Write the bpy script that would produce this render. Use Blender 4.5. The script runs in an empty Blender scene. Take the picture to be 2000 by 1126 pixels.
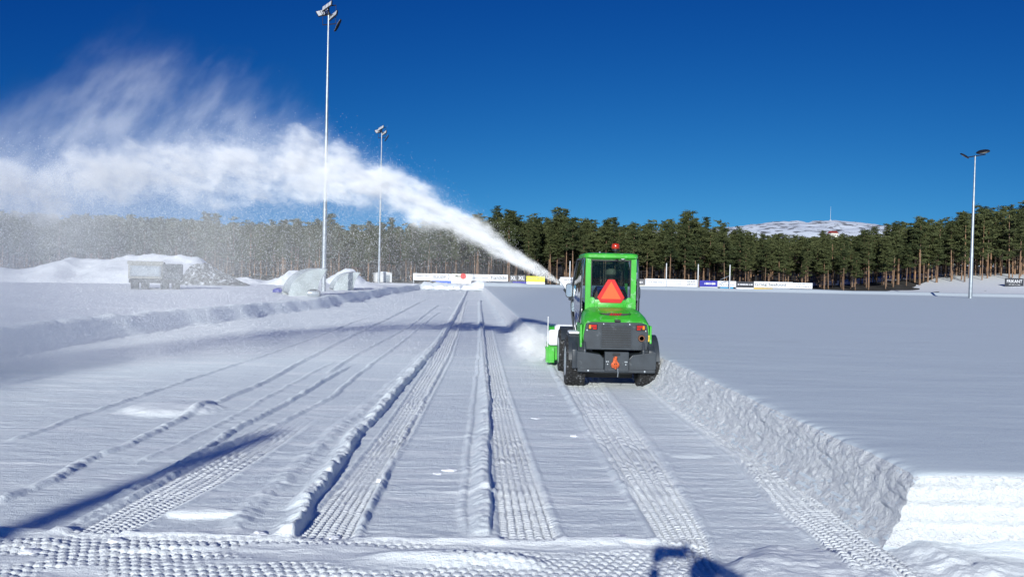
import bpy, bmesh, math, random
import numpy as np
from mathutils import Vector, Matrix, Euler
R = math.radians
scene = bpy.context.scene
COL = scene.collection

# ------------------------------------------------------------------ camera
CAM_H, ROLL, PITCH = 1.72, R(1.2), R(0.955)
cam_d = bpy.data.cameras.new('camera'); cam = bpy.data.objects.new('camera', cam_d); COL.objects.link(cam)
cam_d.sensor_width = 36.0; cam_d.lens = 27.0; cam_d.clip_start = 0.05; cam_d.clip_end = 12000
CROT = Matrix.Rotation(math.pi/2 - PITCH, 3, 'X') @ Matrix.Rotation(ROLL, 3, 'Z')
cam.location = (0, 0, CAM_H); cam.rotation_euler = CROT.to_euler()
scene.camera = cam

# ------------------------------------------------------------------ sky, sun, exposure
SUN_EL, SUN_AZ = R(19.3), R(12.0)          # light travels towards +Y, 12 degrees to the right
w = bpy.data.worlds.new('World'); scene.world = w; w.use_nodes = True
wn, wl = w.node_tree.nodes, w.node_tree.links
sky = wn.new('ShaderNodeTexSky'); sky.sky_type = 'NISHITA'; sky.sun_disc = False
sky.sun_elevation = SUN_EL; sky.sun_rotation = math.pi + SUN_AZ
sky.altitude = 900; sky.air_density = 1.0; sky.dust_density = 0.0; sky.ozone_density = 2.2
bg = wn['Background']; bg.inputs['Strength'].default_value = 0.110
sep = wn.new('ShaderNodeSeparateColor'); cmb = wn.new('ShaderNodeCombineColor'); wl.new(sky.outputs[0], sep.inputs[0])
for i_, (top_, pw, gn) in enumerate(((1.75, 5.3, .069), (3.1, 2.9, .171), (5.2, 1.55, .548))):      # a clear, very deep northern sky
    a_ = wn.new('ShaderNodeMath'); a_.operation = 'MINIMUM'; a_.inputs[1].default_value = top_; wl.new(sep.outputs[i_], a_.inputs[0])
    b_ = wn.new('ShaderNodeMath'); b_.operation = 'POWER'; b_.inputs[1].default_value = pw; wl.new(a_.outputs[0], b_.inputs[0])
    c_ = wn.new('ShaderNodeMath'); c_.operation = 'MULTIPLY'; c_.inputs[1].default_value = gn; wl.new(b_.outputs[0], c_.inputs[0]); wl.new(c_.outputs[0], cmb.inputs[i_])
wl.new(cmb.outputs[0], bg.inputs['Color'])
stc = wn.new('ShaderNodeTexCoord'); sva = wn.new('ShaderNodeVectorMath'); sva.operation = 'ADD'; sva.inputs[1].default_value = (0, 0, 0.34)
svn = wn.new('ShaderNodeVectorMath'); svn.operation = 'NORMALIZE'
wl.new(stc.outputs['Generated'], sva.inputs[0]); wl.new(sva.outputs[0], svn.inputs[0]); wl.new(svn.outputs[0], sky.inputs['Vector'])
sun_d = bpy.data.lights.new('sun', 'SUN'); sun_d.energy = 4.9; sun_d.angle = R(0.53); sun_d.color = (0.985, 0.985, 0.925)
sun = bpy.data.objects.new('sun', sun_d); COL.objects.link(sun)
LDIR = Vector((math.sin(SUN_AZ)*math.cos(SUN_EL), math.cos(SUN_AZ)*math.cos(SUN_EL), -math.sin(SUN_EL)))
sun.rotation_euler = LDIR.to_track_quat('-Z', 'Y').to_euler()
scene.view_settings.view_transform = 'Standard'; scene.view_settings.look = 'None'
scene.view_settings.exposure = 0.03; scene.view_settings.gamma = 1.0
scene.cycles.use_denoising = True
scene.cycles.max_bounces = 8; scene.cycles.diffuse_bounces = 3; scene.cycles.glossy_bounces = 3
scene.cycles.transparent_max_bounces = 16; scene.cycles.volume_bounces = 4
scene.cycles.volume_step_rate = 1.0; scene.cycles.volume_max_steps = 256

# ------------------------------------------------------------------ helpers
def at(px, py, Y):
    "world point at distance Y seen at pixel (px,py) of the 2000 wide photograph"
    v = CROT @ Vector(((px-1000)/1500, -(py-563)/1500, -1)); s = Y/v.y
    return Vector((v.x*s, Y, CAM_H+v.z*s))
def on(px, py, z=0.0):
    v = CROT @ Vector(((px-1000)/1500, -(py-563)/1500, -1)); s = (z-CAM_H)/v.z
    return Vector((v.x*s, v.y*s, z))

def tag(o, label=None, cat=None, group=None, kind=None):
    if label: o['label'] = label
    if cat: o['category'] = cat
    if group: o['group'] = group
    if kind: o['kind'] = kind
    return o
def empty(name, loc, rz=0.0, **k):
    o = bpy.data.objects.new(name, None); COL.objects.link(o); o.location = loc; o.rotation_euler = (0, 0, rz)
    o.empty_display_size = 0.2
    return tag(o, **k)
def link(name, me, mat, parent=None, loc=(0,0,0)):
    if mat and not me.materials: me.materials.append(mat)
    o = bpy.data.objects.new(name, me); COL.objects.link(o); o.location = loc
    if parent: o.parent = parent
    return o
def np_mesh(name, V, F, smooth=True):
    V = np.asarray(V, np.float32); F = np.asarray(F, np.int32)
    me = bpy.data.meshes.new(name); k = F.shape[1]
    me.vertices.add(len(V)); me.vertices.foreach_set('co', V.ravel())
    me.loops.add(F.size); me.loops.foreach_set('vertex_index', F.ravel())
    me.polygons.add(len(F)); me.polygons.foreach_set('loop_start', np.arange(0, F.size, k, dtype=np.int32))
    me.polygons.foreach_set('use_smooth', np.full(len(F), smooth))
    me.update(calc_edges=True); me.validate(); return me
def grid_faces(nx, ny):
    i = np.arange(ny-1)[:, None]*nx + np.arange(nx-1)[None, :]
    return np.stack([i, i+1, i+nx+1, i+nx], -1).reshape(-1, 4)

class MB:
    def __init__(s): s.bm = bmesh.new(); s.smooth = False
    def _add(s, vs, fs, M=None):
        bv = [s.bm.verts.new(M @ Vector(v) if M else v) for v in vs]
        for f in fs:
            try: s.bm.faces.new([bv[i] for i in f])
            except ValueError: pass
        return bv
    def box(s, c, d, bev=0.0, rot=None, seg=2):
        M = Matrix.Translation(c)
        if rot: M = M @ Euler(rot).to_matrix().to_4x4()
        t = bmesh.new(); bmesh.ops.create_cube(t, size=1)
        bmesh.ops.scale(t, vec=d, verts=t.verts)
        if bev > 0: bmesh.ops.bevel(t, geom=list(t.edges), offset=min(bev, min(d)*0.45), segments=seg, affect='EDGES', profile=0.5)
        t.verts.index_update()
        s._add([v.co.copy() for v in t.verts], [[v.index for v in f.verts] for f in t.faces], M); t.free(); return s
    def tube(s, pts, r, n=10, cap=True):
        pts = [Vector(p) for p in pts]; rs = r if isinstance(r, (list, tuple)) else [r]*len(pts)
        rings = []; up = None
        for i, p in enumerate(pts):
            d = (pts[min(i+1, len(pts)-1)] - pts[max(i-1, 0)]).normalized()
            if up is None: up = d.orthogonal().normalized()
            a = (up - d*up.dot(d)).normalized(); b = d.cross(a); up = a
            rings.append([p + (a*math.cos(2*math.pi*k/n) + b*math.sin(2*math.pi*k/n))*rs[i] for k in range(n)])
        return s.loft(rings, cap)
    def loft(s, rings, cap=True, closed=True):
        n = len(rings[0]); vs = [v for r_ in rings for v in r_]; fs = []
        for i in range(len(rings)-1):
            for k in range(n if closed else n-1):
                fs.append([i*n+k, i*n+(k+1) % n, (i+1)*n+(k+1) % n, (i+1)*n+k])
        if cap and closed:
            fs.append(list(range(n))[::-1]); fs.append([(len(rings)-1)*n+k for k in range(n)])
        s._add(vs, fs); return s
    def lathe(s, prof, c=(0,0,0), axis='Z', n=24):
        "prof = [(radius, height)...]"
        M = Matrix.Translation(c) @ {'Z': Matrix(), 'X': Matrix.Rotation(math.pi/2, 4, 'Y'), 'Y': Matrix.Rotation(-math.pi/2, 4, 'X')}[axis]
        rings = [[M @ Vector((max(r_, 1e-4)*math.cos(2*math.pi*k/n), max(r_, 1e-4)*math.sin(2*math.pi*k/n), h)) for k in range(n)] for r_, h in prof]
        return s.loft(rings, True)
    def prism(s, pts, a, b, axis='Y', bev=0.0):
        f = {'Y': lambda u, v, t: (u, t, v), 'X': lambda u, v, t: (t, u, v), 'Z': lambda u, v, t: (u, v, t)}[axis]
        t = bmesh.new()
        A = [t.verts.new(f(u, v, a)) for u, v in pts]; B = [t.verts.new(f(u, v, b)) for u, v in pts]; n = len(pts)
        t.faces.new(A[::-1]); t.faces.new(B)
        for i in range(n): t.faces.new([A[i], A[(i+1) % n], B[(i+1) % n], B[i]])
        bmesh.ops.recalc_face_normals(t, faces=t.faces)
        if bev > 0: bmesh.ops.bevel(t, geom=list(t.edges), offset=bev, segments=2, affect='EDGES', profile=0.5)
        t.verts.index_update()
        s._add([v.co.copy() for v in t.verts], [[v.index for v in q.verts] for q in t.faces]); t.free(); return s
    def build(s, name, mat, parent=None, loc=(0,0,0), smooth=False, auto=None):
        bmesh.ops.recalc_face_normals(s.bm, faces=s.bm.faces)
        me = bpy.data.meshes.new(name)
        if auto is not None:
            for e in s.bm.edges:
                if len(e.link_faces) == 2 and e.calc_face_angle(0) > R(auto): e.smooth = False
            smooth = True
        s.bm.to_mesh(me); s.bm.free()
        me.polygons.foreach_set('use_smooth', [smooth]*len(me.polygons))
        return link(name, me, mat, parent, loc)

def text_mesh(name, body, mat, parent, loc, size, width=None, rot=(math.pi/2, 0, 0), shear=0.0, extrude=0.002, bold=0.0):
    cu = bpy.data.curves.new(name, 'FONT'); cu.body = body; cu.size = size; cu.extrude = extrude
    cu.align_x = 'CENTER'; cu.align_y = 'CENTER'; cu.shear = shear; cu.offset = bold; cu.resolution_u = 3
    t = bpy.data.objects.new('tmp', cu); COL.objects.link(t)
    dg = bpy.context.evaluated_depsgraph_get(); dg.update()
    me = bpy.data.meshes.new_from_object(t.evaluated_get(dg)); bpy.data.objects.remove(t); bpy.data.curves.remove(cu)
    me.name = name; me.materials.clear()
    if width and len(me.vertices):
        xs = [v.co.x for v in me.vertices]; k = width/max(1e-6, max(xs)-min(xs))
        for v in me.vertices: v.co.x *= k
    o = link(name, me, mat, parent, loc); o.rotation_euler = rot; return o

def skin_mesh(name, joints, edges, sub=2):
    "joints: list of (co, rx, ry); first is the root"
    me = bpy.data.meshes.new(name); me.from_pydata([j[0] for j in joints], edges, []); me.update()
    o = bpy.data.objects.new('tmp', me); COL.objects.link(o)
    m = o.modifiers.new('s', 'SKIN')
    for i, j in enumerate(joints):
        me.skin_vertices[0].data[i].radius = (j[1], j[2] if len(j) > 2 else j[1]); me.skin_vertices[0].data[i].use_root = (i == 0)
    sb = o.modifiers.new('u', 'SUBSURF'); sb.levels = sub; sb.render_levels = sub
    dg = bpy.context.evaluated_depsgraph_get(); dg.update()
    out = bpy.data.meshes.new_from_object(o.evaluated_get(dg)); bpy.data.objects.remove(o)
    out.name = name; out.polygons.foreach_set('use_smooth', [True]*len(out.polygons)); return out

# ------------------------------------------------------------------ numpy noise
def _h(i, j, s):
    n = (i.astype(np.int64)*374761393 + j.astype(np.int64)*668265263 + s*974711) & 0x7fffffff
    n = ((n ^ (n >> 13))*1274126177) & 0x7fffffff
    return ((n ^ (n >> 16)) & 0xffff)/65535.0
def vn(x, y, s=0):
    i = np.floor(x); j = np.floor(y); u = x-i; v = y-j
    u = u*u*u*(u*(u*6-15)+10); v = v*v*v*(v*(v*6-15)+10)
    a, b, c, d = _h(i, j, s), _h(i+1, j, s), _h(i, j+1, s), _h(i+1, j+1, s)
    return (a*(1-u)+b*u)*(1-v)+(c*(1-u)+d*u)*v
def fbm(x, y, o=4, s=0):
    t = 0; a = 1; n = 0
    for k in range(o):
        t = t + a*vn(x*2**k+k*17.3, y*2**k-k*9.1, s+k); n += a; a *= 0.5
    return t/n
def ss(a, b, x):
    t = np.clip((x-a)/(b-a), 0, 1); return t*t*(3-2*t)

# ------------------------------------------------------------------ materials
def mat(name, col, rough=0.5, metal=0.0, var=0.12, vscale=6.0, bump=0.0, bscale=40.0, spec=0.5, coat=0.0, col2=None, grime=None):
    m = bpy.data.materials.new(name); m.use_nodes = True; nt = m.node_tree; n, l = nt.nodes, nt.links
    b = n['Principled BSDF']; b.inputs['Roughness'].default_value = rough; b.inputs['Metallic'].default_value = metal
    b.inputs['Specular IOR Level'].default_value = spec; b.inputs['Coat Weight'].default_value = coat
    tc = n.new('ShaderNodeTexCoord'); nz = n.new('ShaderNodeTexNoise'); nz.inputs['Scale'].default_value = vscale; nz.inputs['Detail'].default_value = 5
    l.new(tc.outputs['Object'], nz.inputs['Vector'])
    mx = n.new('ShaderNodeMix'); mx.data_type = 'RGBA'
    c2 = col2 or tuple(c*(1-var*2) for c in col); mx.inputs['A'].default_value = (*c2, 1); mx.inputs['B'].default_value = (*col, 1)
    rp = n.new('ShaderNodeMapRange'); rp.inputs['From Min'].default_value = 0.35; rp.inputs['From Max'].default_value = 0.65
    l.new(nz.outputs[0], rp.inputs['Value']); l.new(rp.outputs[0], mx.inputs['Factor'])
    out = mx.outputs['Result']
    if grime:   # snow dust / dirt settled in blotches
        g = n.new('ShaderNodeTexNoise'); g.inputs['Scale'].default_value = grime[1]; g.inputs['Detail'].default_value = 8; g.inputs['Roughness'].default_value = 0.7
        l.new(tc.outputs['Object'], g.inputs['Vector'])
        gr = n.new('ShaderNodeMapRange'); gr.inputs['From Min'].default_value = grime[2]; gr.inputs['From Max'].default_value = grime[2]+0.15
        gr.inputs['To Max'].default_value = grime[3]
        l.new(g.outputs[0], gr.inputs['Value'])
        m2 = n.new('ShaderNodeMix'); m2.data_type = 'RGBA'; m2.inputs['B'].default_value = (*grime[0], 1)
        l.new(gr.outputs[0], m2.inputs['Factor']); l.new(out, m2.inputs['A']); out = m2.outputs['Result']
    l.new(out, b.inputs['Base Color'])
    if bump > 0:
        bn = n.new('ShaderNodeTexNoise'); bn.inputs['Scale'].default_value = bscale; bn.inputs['Detail'].default_value = 6
        l.new(tc.outputs['Object'], bn.inputs['Vector'])
        bp = n.new('ShaderNodeBump'); bp.inputs['Strength'].default_value = 1.0; bp.inputs['Distance'].default_value = bump
        l.new(bn.outputs[0], bp.inputs['Height']); l.new(bp.outputs[0], b.inputs['Normal'])
    return m
DUST = ((0.75, 0.78, 0.82), 9.0, 0.56, 0.35)
M = {}
M['green'] = mat('green_paint', (0.050, 0.43, 0.032), 0.42, var=0.08, coat=0.12, grime=DUST)
M['grey'] = mat('dark_grey_paint', (0.036, 0.045, 0.056), 0.42, var=0.15, grime=((0.5, 0.53, 0.56), 9.0, 0.60, 0.22))
M['black'] = mat('black_plastic', (0.012, 0.012, 0.014), 0.5)
M['rubber'] = mat('tyre_rubber', (0.017, 0.017, 0.018), 0.8, bump=0.004, bscale=60, grime=((0.6, 0.63, 0.68), 14.0, 0.56, 0.5))
M['rim'] = mat('silver_rim', (0.55, 0.57, 0.6), 0.35, metal=0.6)
M['seat'] = mat('seat_vinyl', (0.01, 0.01, 0.012), 0.6)
M['red'] = mat('red_reflector', (0.62, 0.012, 0.01), 0.35)
M['orange'] = mat('fluorescent_orange', (1.0, 0.10, 0.012), 0.45, var=0.03)
M['hitch'] = mat('orange_hitch_paint', (0.75, 0.13, 0.03), 0.5, var=0.25, vscale=30)
M['lens_red'] = mat('red_lens', (0.55, 0.02, 0.015), 0.15)
M['lens_amber'] = mat('amber_lens', (0.8, 0.28, 0.03), 0.15)
M['beacon'] = mat('beacon_lens', (0.42, 0.03, 0.01), 0.18)
M['white'] = mat('white_paint', (0.72, 0.73, 0.74), 0.5, var=0.05)
M['lamp'] = mat('lamp_glass', (0.75, 0.77, 0.8), 0.1, metal=0.3)
M['yellow'] = mat('yellow_label', (0.8, 0.6, 0.03), 0.5)
M['mirror'] = mat('mirror_glass', (0.55, 0.68, 0.75), 0.04, metal=1.0, var=0.02)
M['steel'] = mat('galvanised_steel', (0.38, 0.42, 0.46), 0.42, metal=0.55, var=0.12, vscale=3)
M['exhaust'] = mat('rusty_exhaust', (0.20, 0.09, 0.05), 0.6, metal=0.5)
M['jacket'] = mat('blue_work_jacket', (0.012, 0.045, 0.22), 0.8, bump=0.004, bscale=25)
M['dark_cloth'] = mat('dark_trousers', (0.02, 0.022, 0.03), 0.85)
M['skin'] = mat('skin', (0.55, 0.31, 0.22), 0.55, var=0.04)
M['cap'] = mat('beige_cap_cloth', (0.34, 0.28, 0.18), 0.85)
M['hair'] = mat('brown_hair', (0.06, 0.035, 0.02), 0.7)

def glass(name, tint=(0.72, 0.82, 0.84), refl=0.10):
    m = bpy.data.materials.new(name); m.use_nodes = True; n, l = m.node_tree.nodes, m.node_tree.links
    n.remove(n['Principled BSDF']); o = n['Material Output']
    t = n.new('ShaderNodeBsdfTransparent'); t.inputs[0].default_value = (*tint, 1)
    g = n.new('ShaderNodeBsdfGlossy'); g.inputs['Roughness'].default_value = 0.03
    lw = n.new('ShaderNodeLayerWeight'); lw.inputs[0].default_value = refl*2.2
    mx = n.new('ShaderNodeMixShader'); mr = n.new('ShaderNodeMapRange'); mr.inputs['To Min'].default_value = refl*0.6; mr.inputs['To Max'].default_value = 0.9
    l.new(lw.outputs['Fresnel'], mr.inputs['Value']); l.new(mr.outputs[0], mx.inputs[0])
    l.new(t.outputs[0], mx.inputs[1]); l.new(g.outputs[0], mx.inputs[2]); l.new(mx.outputs[0], o.inputs['Surface']); return m
M['glass'] = glass('cab_glass', (0.62, 0.70, 0.72), 0.03)
M['side_glass'] = glass('side_glass', (0.55, 0.68, 0.72), 0.75)

def snow_mat(name, streak=0.0, b1=0.010, b2=0.004, col=(0.86, 0.885, 0.92), s1=9.0, s2=70.0, patches=0.0):
    m = bpy.data.materials.new(name); m.use_nodes = True; n, l = m.node_tree.nodes, m.node_tree.links
    b = n['Principled BSDF']; b.inputs['Roughness'].default_value = 0.62; b.inputs['Specular IOR Level'].default_value = 0.28
    tc = n.new('ShaderNodeTexCoord'); mp = n.new('ShaderNodeMapping'); mp.inputs['Scale'].default_value = (1-streak, 1.0, 1.0)
    l.new(tc.outputs['Object'], mp.inputs['Vector'])
    a = n.new('ShaderNodeTexNoise'); a.inputs['Scale'].default_value = s1; a.inputs['Detail'].default_value = 7; a.inputs['Roughness'].default_value = 0.62
    c = n.new('ShaderNodeTexNoise'); c.inputs['Scale'].default_value = s2; c.inputs['Detail'].default_value = 4; c.inputs['Roughness'].default_value = 0.7
    l.new(mp.outputs[0], a.inputs['Vector']); l.new(tc.outputs['Object'], c.inputs['Vector'])
    p1 = n.new('ShaderNodeBump'); p1.inputs['Distance'].default_value = b1; p2 = n.new('ShaderNodeBump'); p2.inputs['Distance'].default_value = b2
    l.new(a.outputs[0], p1.inputs['Height']); l.new(c.outputs[0], p2.inputs['Height']); l.new(p1.outputs[0], p2.inputs['Normal']); l.new(p2.outputs[0], b.inputs['Normal'])
    mx = n.new('ShaderNodeMix'); mx.data_type = 'RGBA'; mx.inputs['A'].default_value = (*[v*0.93 for v in col], 1); mx.inputs['B'].default_value = (*col, 1)
    l.new(a.outputs[0], mx.inputs['Factor'])
    if patches:     # whiter colour: trodden snow, plus painted sunlight on crests and shelf slopes
        pa = n.new('ShaderNodeAttribute'); pa.attribute_name = 'packed_lit'; m3 = n.new('ShaderNodeMix'); m3.data_type = 'RGBA'; m3.inputs['B'].default_value = (.91, .955, .97, 1)
        l.new(pa.outputs['Fac'], m3.inputs['Factor']); l.new(mx.outputs['Result'], m3.inputs['A']); l.new(m3.outputs['Result'], b.inputs['Base Color'])
    else: l.new(mx.outputs['Result'], b.inputs['Base Color'])
    return m
M['snow_lane'] = snow_mat('packed_snow', 0.75, 0.026, 0.009, (0.84, 0.905, 0.935), 7.0, 90.0, 1.0)
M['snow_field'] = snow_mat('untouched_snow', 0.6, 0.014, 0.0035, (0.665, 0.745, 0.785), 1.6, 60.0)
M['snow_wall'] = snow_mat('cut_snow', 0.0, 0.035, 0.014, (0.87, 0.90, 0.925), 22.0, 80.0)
M['snow_soft'] = snow_mat('loose_snow', 0.0, 0.03, 0.004, (0.84, 0.87, 0.91), 3.0, 40.0)

# ------------------------------------------------------------------ the cleared lane: height function
def poly(pts):     # pixel polyline on the ground -> (Y, X) arrays sorted by Y
    q = sorted([(p.y, p.x) for p in (on(*a) for a in pts)]); return np.array([a for a, _ in q]), np.array([b for _, b in q])
LANE = -0.045
RIDGES = [  # pixel course of each little snow ridge, height, half width left, half width right, roughness
    ([(0,980),(95,942),(182,893),(242,874),(337,827),(412,791),(492,759),(583,711),(690,655),(770,617),(830,585)], .050, .10, .06, .9),
    ([(240,968),(322,927),(378,893),(454,842),(545,796),(658,730)], .055, .09, .06, .8),
    ([(643,727),(690,697),(800,638),(850,600)], .045, .07, .06, .8),
    ([(272,902),(340,870),(428,829),(537,768),(620,722)], .020, .06, .05, 1.2),
    ([(91,1056),(212,991),(300,950),(367,905),(435,872),(530,835),(643,779),(696,734),(770,680),(850,615)], .035, .07, .06, 1.0),
    ([(30,858),(79,842),(150,815),(223,791),(288,768),(439,719),(500,700),(600,665),(700,625)], .030, .05, .06, 1.3),
    ([(454,1033),(530,961),(605,889),(662,836),(700,806),(780,740),(830,690)], .030, .13, .10, 1.1),
    ([(568,1052),(636,942),(663,905),(700,851),(746,802),(814,723),(850,680),(880,635),(903,590),(912,570)], .100, .17, .05, 1.0),
    ([(703,1040),(765,897),(814,806),(855,734),(878,690),(900,630),(910,590)], .038, .04, .05, 1.0),
    ([(904,1040),(912,897),(927,776),(935,700),(938,650),(937,600)], .022, .06, .03, .9),
    ([(953,1045),(951,889),(954,776),(948,700),(943,640),(938,590)], .085, .17, .035, .7),
    ([(1225,960),(1200,912),(1166,851),(1124,795),(1079,719)], .030, .09, .05, 1.0),
]
RIDGES = [(poly(p), *r) for p, *r in RIDGES]
def trk(l): return poly([(a, y) for a, _, y in l]), poly([(b, y) for _, b, y in l])
TRACKS = [trk([(580,690,1050),(672,742,940),(745,800,850),(800,842,770),(845,880,700),(872,898,640),(893,910,600)]),
          trk([(978,1088,1052),(970,1052,950),(962,1018,850),(952,990,760),(945,974,700),(940,960,640)]),
          trk([(1305,1395,1100),(1285,1378,1050),(1255,1350,1000),(1188,1290,900),(1145,1235,830),(1112,1180,760),(1102,1160,730)]),
          trk([(1645,1790,1122),(1600,1700,1060),(1520,1625,1000),(1440,1520,900),(1310,1385,800),(1258,1312,758),(1240,1300,730)]),
          trk([(150,250,1040),(330,440,940),(470,560,860)])]
def tread(u, v, cu, cv):
    "raised lug pads in brick rows with dark grooves between"
    a = u/cu; row = np.floor(a); b = v/cv + 0.5*(np.mod(row, 2)); fa = np.abs(np.mod(a, 1)-.5)*2; fb = np.abs(np.mod(b, 1)-.5)*2
    return (1-ss(.66, .98, fa))*(1-ss(.55, .98, fb))
def H(x, y, detail=True, packed_lit=None):
    z = 0.02*(fbm(x*.35, y*.25, 3, 5)-.5) + 0.012*(fbm(x*1.3, y*5.0, 4, 6)-.5)
    if detail: z = z + 0.007*(fbm(x*2.2+3, y*22.0, 3, 8)-.5) + 0.004*(vn(x*40, y*40, 9)-.5)
    # a few low shelves of smooth snow, their lit slopes whitened in the colour
    for (px, py, rx, ry, hh) in SHELVES:
        p = on(px, py); d = ((x-p.x)/rx)**2 + ((y-p.y)/ry)**2 + .5*(fbm(x*4, y*4, 3, 31)-.5); z = z + hh*(1-ss(.0, 1.1, d)) + .5*hh*(1-ss(.5, 1.1, d))
        if packed_lit is not None: packed_lit += .9*(1-ss(.6, 1.0, d))*ss(.012, .028, hh)
    for ti, ((Ya, Xa), (Yb, Xb)) in enumerate(TRACKS):
        xa = np.interp(y, Ya, Xa); xb = np.interp(y, Yb, Xb); ends = ss(Ya[0]-.25, Ya[0], y)*(1-ss(Ya[-1], Ya[-1]+1.5, y))
        u = (x-xa)/(xb-xa); m = ss(-.06, .05, u)*(1-ss(.95, 1.06, u))*ends
        wob = .55+.45*ss(.3, .5, vn(x*1.7+5, y*.9, 44)) if ti < 2 or ti == 4 else .85+.15*vn(x*3, y*2, 44)
        t = tread(u*.40, y + .02*np.sin(u*9), .062, .047)
        z = z*(1-.6*m) + m*((.012 if ti == 3 else -.020) + .021*t*wob)
        if packed_lit is not None: packed_lit += m*(.45+.55*t)*(.6+.4*wob)
        sh = np.exp(-((u+.10)/.07)**2)+np.exp(-((u-1.10)/.07)**2)
        z = z + ends*sh*.012*(.4+fbm(x*7, y*7, 3, 12))
    for (Ys, Xs), h0_, wl_, wr, rg in RIDGES:
        hh = h0_*(1+.7*ss(12, 40, y))
        xc = np.interp(y, Ys, Xs) + .05*(fbm(y*2.1, y*0+3, 3, int(h0_*1000))-.5)*rg
        d = x-xc; k = np.where(d < 0, -d/wl_, d/wr)
        k = k*(1 - .25*(fbm(x*9, y*9, 3, 21)-.5)*rg)
        ends = ss(Ys[0]-.15, Ys[0]+.1, y)*(1-ss(Ys[-1], Ys[-1]*1.08+.5, y))
        amp = hh*(.55 + .8*rg*(fbm(y*4.5+x*3, x*6, 4, 23)-.25) + .55*rg*(fbm(y*15+x*4, x*9, 3, 24)-.45))
        z = z + ends*np.maximum(amp, 0)*(1-ss(.15, 1.05, k))
    # the track that crosses in front
    if packed_lit is not None: packed_lit += .9*ss(.50, .74, fbm(x*.9+9, y*6.0, 5, 67)) - .25*ss(.5, .3, fbm(x*.7+9, y*5.0, 4, 68))*0
    m = (1-ss(4.86, 4.93, y + .05*(fbm(x*1.5, x*0, 3, 61)-.5)))*ss(-5.5, -4.5, x)*(1-ss(1.05, 1.18, x))*ss(3.3, 3.6, y)
    yy = y + .10*np.sin(x*.8+.6)+.05*np.sin(x*2.1)
    t2 = tread(yy+.01*np.sin(x*30), x, .060, .062)
    keep = ss(.36, .46, fbm(x*.9+2, y*2.6+4, 3, 71))*(.55+.45*vn(x*3, y*6, 73)); soft = fbm(x*2.0, y*5.0, 4, 72)
    z = z*(1-.7*m) + m*(.012*(soft-.3) + (.017+.009*ss(.2, -1.2, x)*0+.009*(1-ss(-1.4, .2, x)))*t2*keep*(1-np.exp(-((y-4.90)/.09)**2)) + .030*(1-keep)*soft)
    if packed_lit is not None: packed_lit += m*(.3+.6*t2)
    rr = np.exp(-((y-4.90-.05*(fbm(x*2.2, x*0+2, 3, 62)-.5)-.03*np.sin(x*1.3))/.055)**2)
    z = z + m*0 + rr*.046*(.25+1.1*fbm(x*1.3, x*0+7, 2, 63))*ss(-5.2, -4.0, x)*(1-ss(1.15, 1.32, x))*(1-.8*np.exp(-((x+1.1)/.22)**2))
    r2 = np.exp(-((y-4.47-.10*np.sin(x*1.7+2.3))/.075)**2)*ss(-1.0, -.6, x)*(1-ss(.0, .35, x)); z = z+r2*.055
    r3 = np.exp(-((y-4.62-.05*np.sin(x*3))/.06)**2)*ss(-2.7, -2.2, x)*(1-ss(-1.9, -1.6, x)); z = z+r3*.03
    if packed_lit is not None: packed_lit += .7*(1-ss(4.75, 4.95, y))*ss(1.3, 1.6, x)
    # heap of loose snow between the last two wheel tracks
    p = ((x-1.78)/.50)**2+((y-4.35)/.58)**2 + .9*(fbm(x*3.2, y*3.2, 3, 81)-.5)
    z = z + (1-ss(.45, 1.05, p))*(.055+.05*fbm(x*4, y*4, 4, 82))
    if packed_lit is not None: packed_lit += .8*(1-ss(.45, 1.05, p)) + .9*rr*ss(-5.2, -4.0, x)*(1-ss(1.15, 1.32, x))  # sunny slope of the crest painted whiter; loose heap whitened too
    # toe of broken snow under the cut wall
    e = EDGE1(y); d = e-x; onr = ss(-.1, .05, (x-np.interp(y, *TRACKS[3][0]))/.42)*(1-ss(.95, 1.1, (x-np.interp(y, *TRACKS[3][0]))/.42))
    toe = ss(.50, .0, d) if False else (1-ss(.0, .34, d))
    z = z + ss(3.9, 4.6, y)*(1-ss(.15, .7, x-e)*(1-ss(4.7, 4.95, y)))*(1-ss(15.2, 15.8, y))*(1-.9*onr)*toe*(.02+.10*np.maximum(fbm(x*6, y*5, 4, 91)-.35, 0)+.075*(1-ss(0, .16, d))*(.35+.65*ss(4.8, 5.4, y)))
    e2 = EDGE2(y); d2 = e2-x
    z = z + ss(15.0, 16.0, y)*(1-ss(.0, .5, d2))*(.04+.22*np.maximum(fbm(x*3, y*2.2, 4, 92)-.3, 0))
    # left bank and the snow behind it
    xb = BANK(y); d = xb-x
    up = ss(0.0, .34, d + .16*(fbm(y*1.7, x*.8, 4, 101)-.5))
    top = .44 + .16*(fbm(x*.25, y*.18, 3, 102)-.5) + .12*np.exp(-((d-.45)/.35)**2)*(.3+fbm(y*2.6, x*.5, 3, 103)) + .05*(fbm(x*.9, y*1.6, 4, 104)-.5)
    z = z*(1-up) + up*top
    z = z + .06*(1-up)*np.exp(-(d/.25)**2)*fbm(x*6, y*4, 3, 105)
    # bank closing the lane at the far end
    fe = np.exp(-((y-85.5)/1.6)**2)*(1-ss(-4.6, -3.8, x-.0))*.55*(.5+fbm(x*.8, y*.5, 4, 111))
    z = np.where(y > 80, np.maximum(z, fe), z)
    z = z + ss(84, 87, y)*.42*(1-up)
    return z
SHELVES = [(335,800,.62,.50,.045),(400,1005,.28,.10,.030),(880,850,.40,.12,.008),(930,960,.5,.10,.008),(1350,890,.22,.10,.010),(60,1068,.25,.10,.035)]
def EDGE1(y): return 2.665 - .040*(y-5.1)
def EDGE2(y): return 0.62 - .054*(y-15.4) + .30*np.exp(-np.maximum(y-15.5, 0)/.8)
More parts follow.
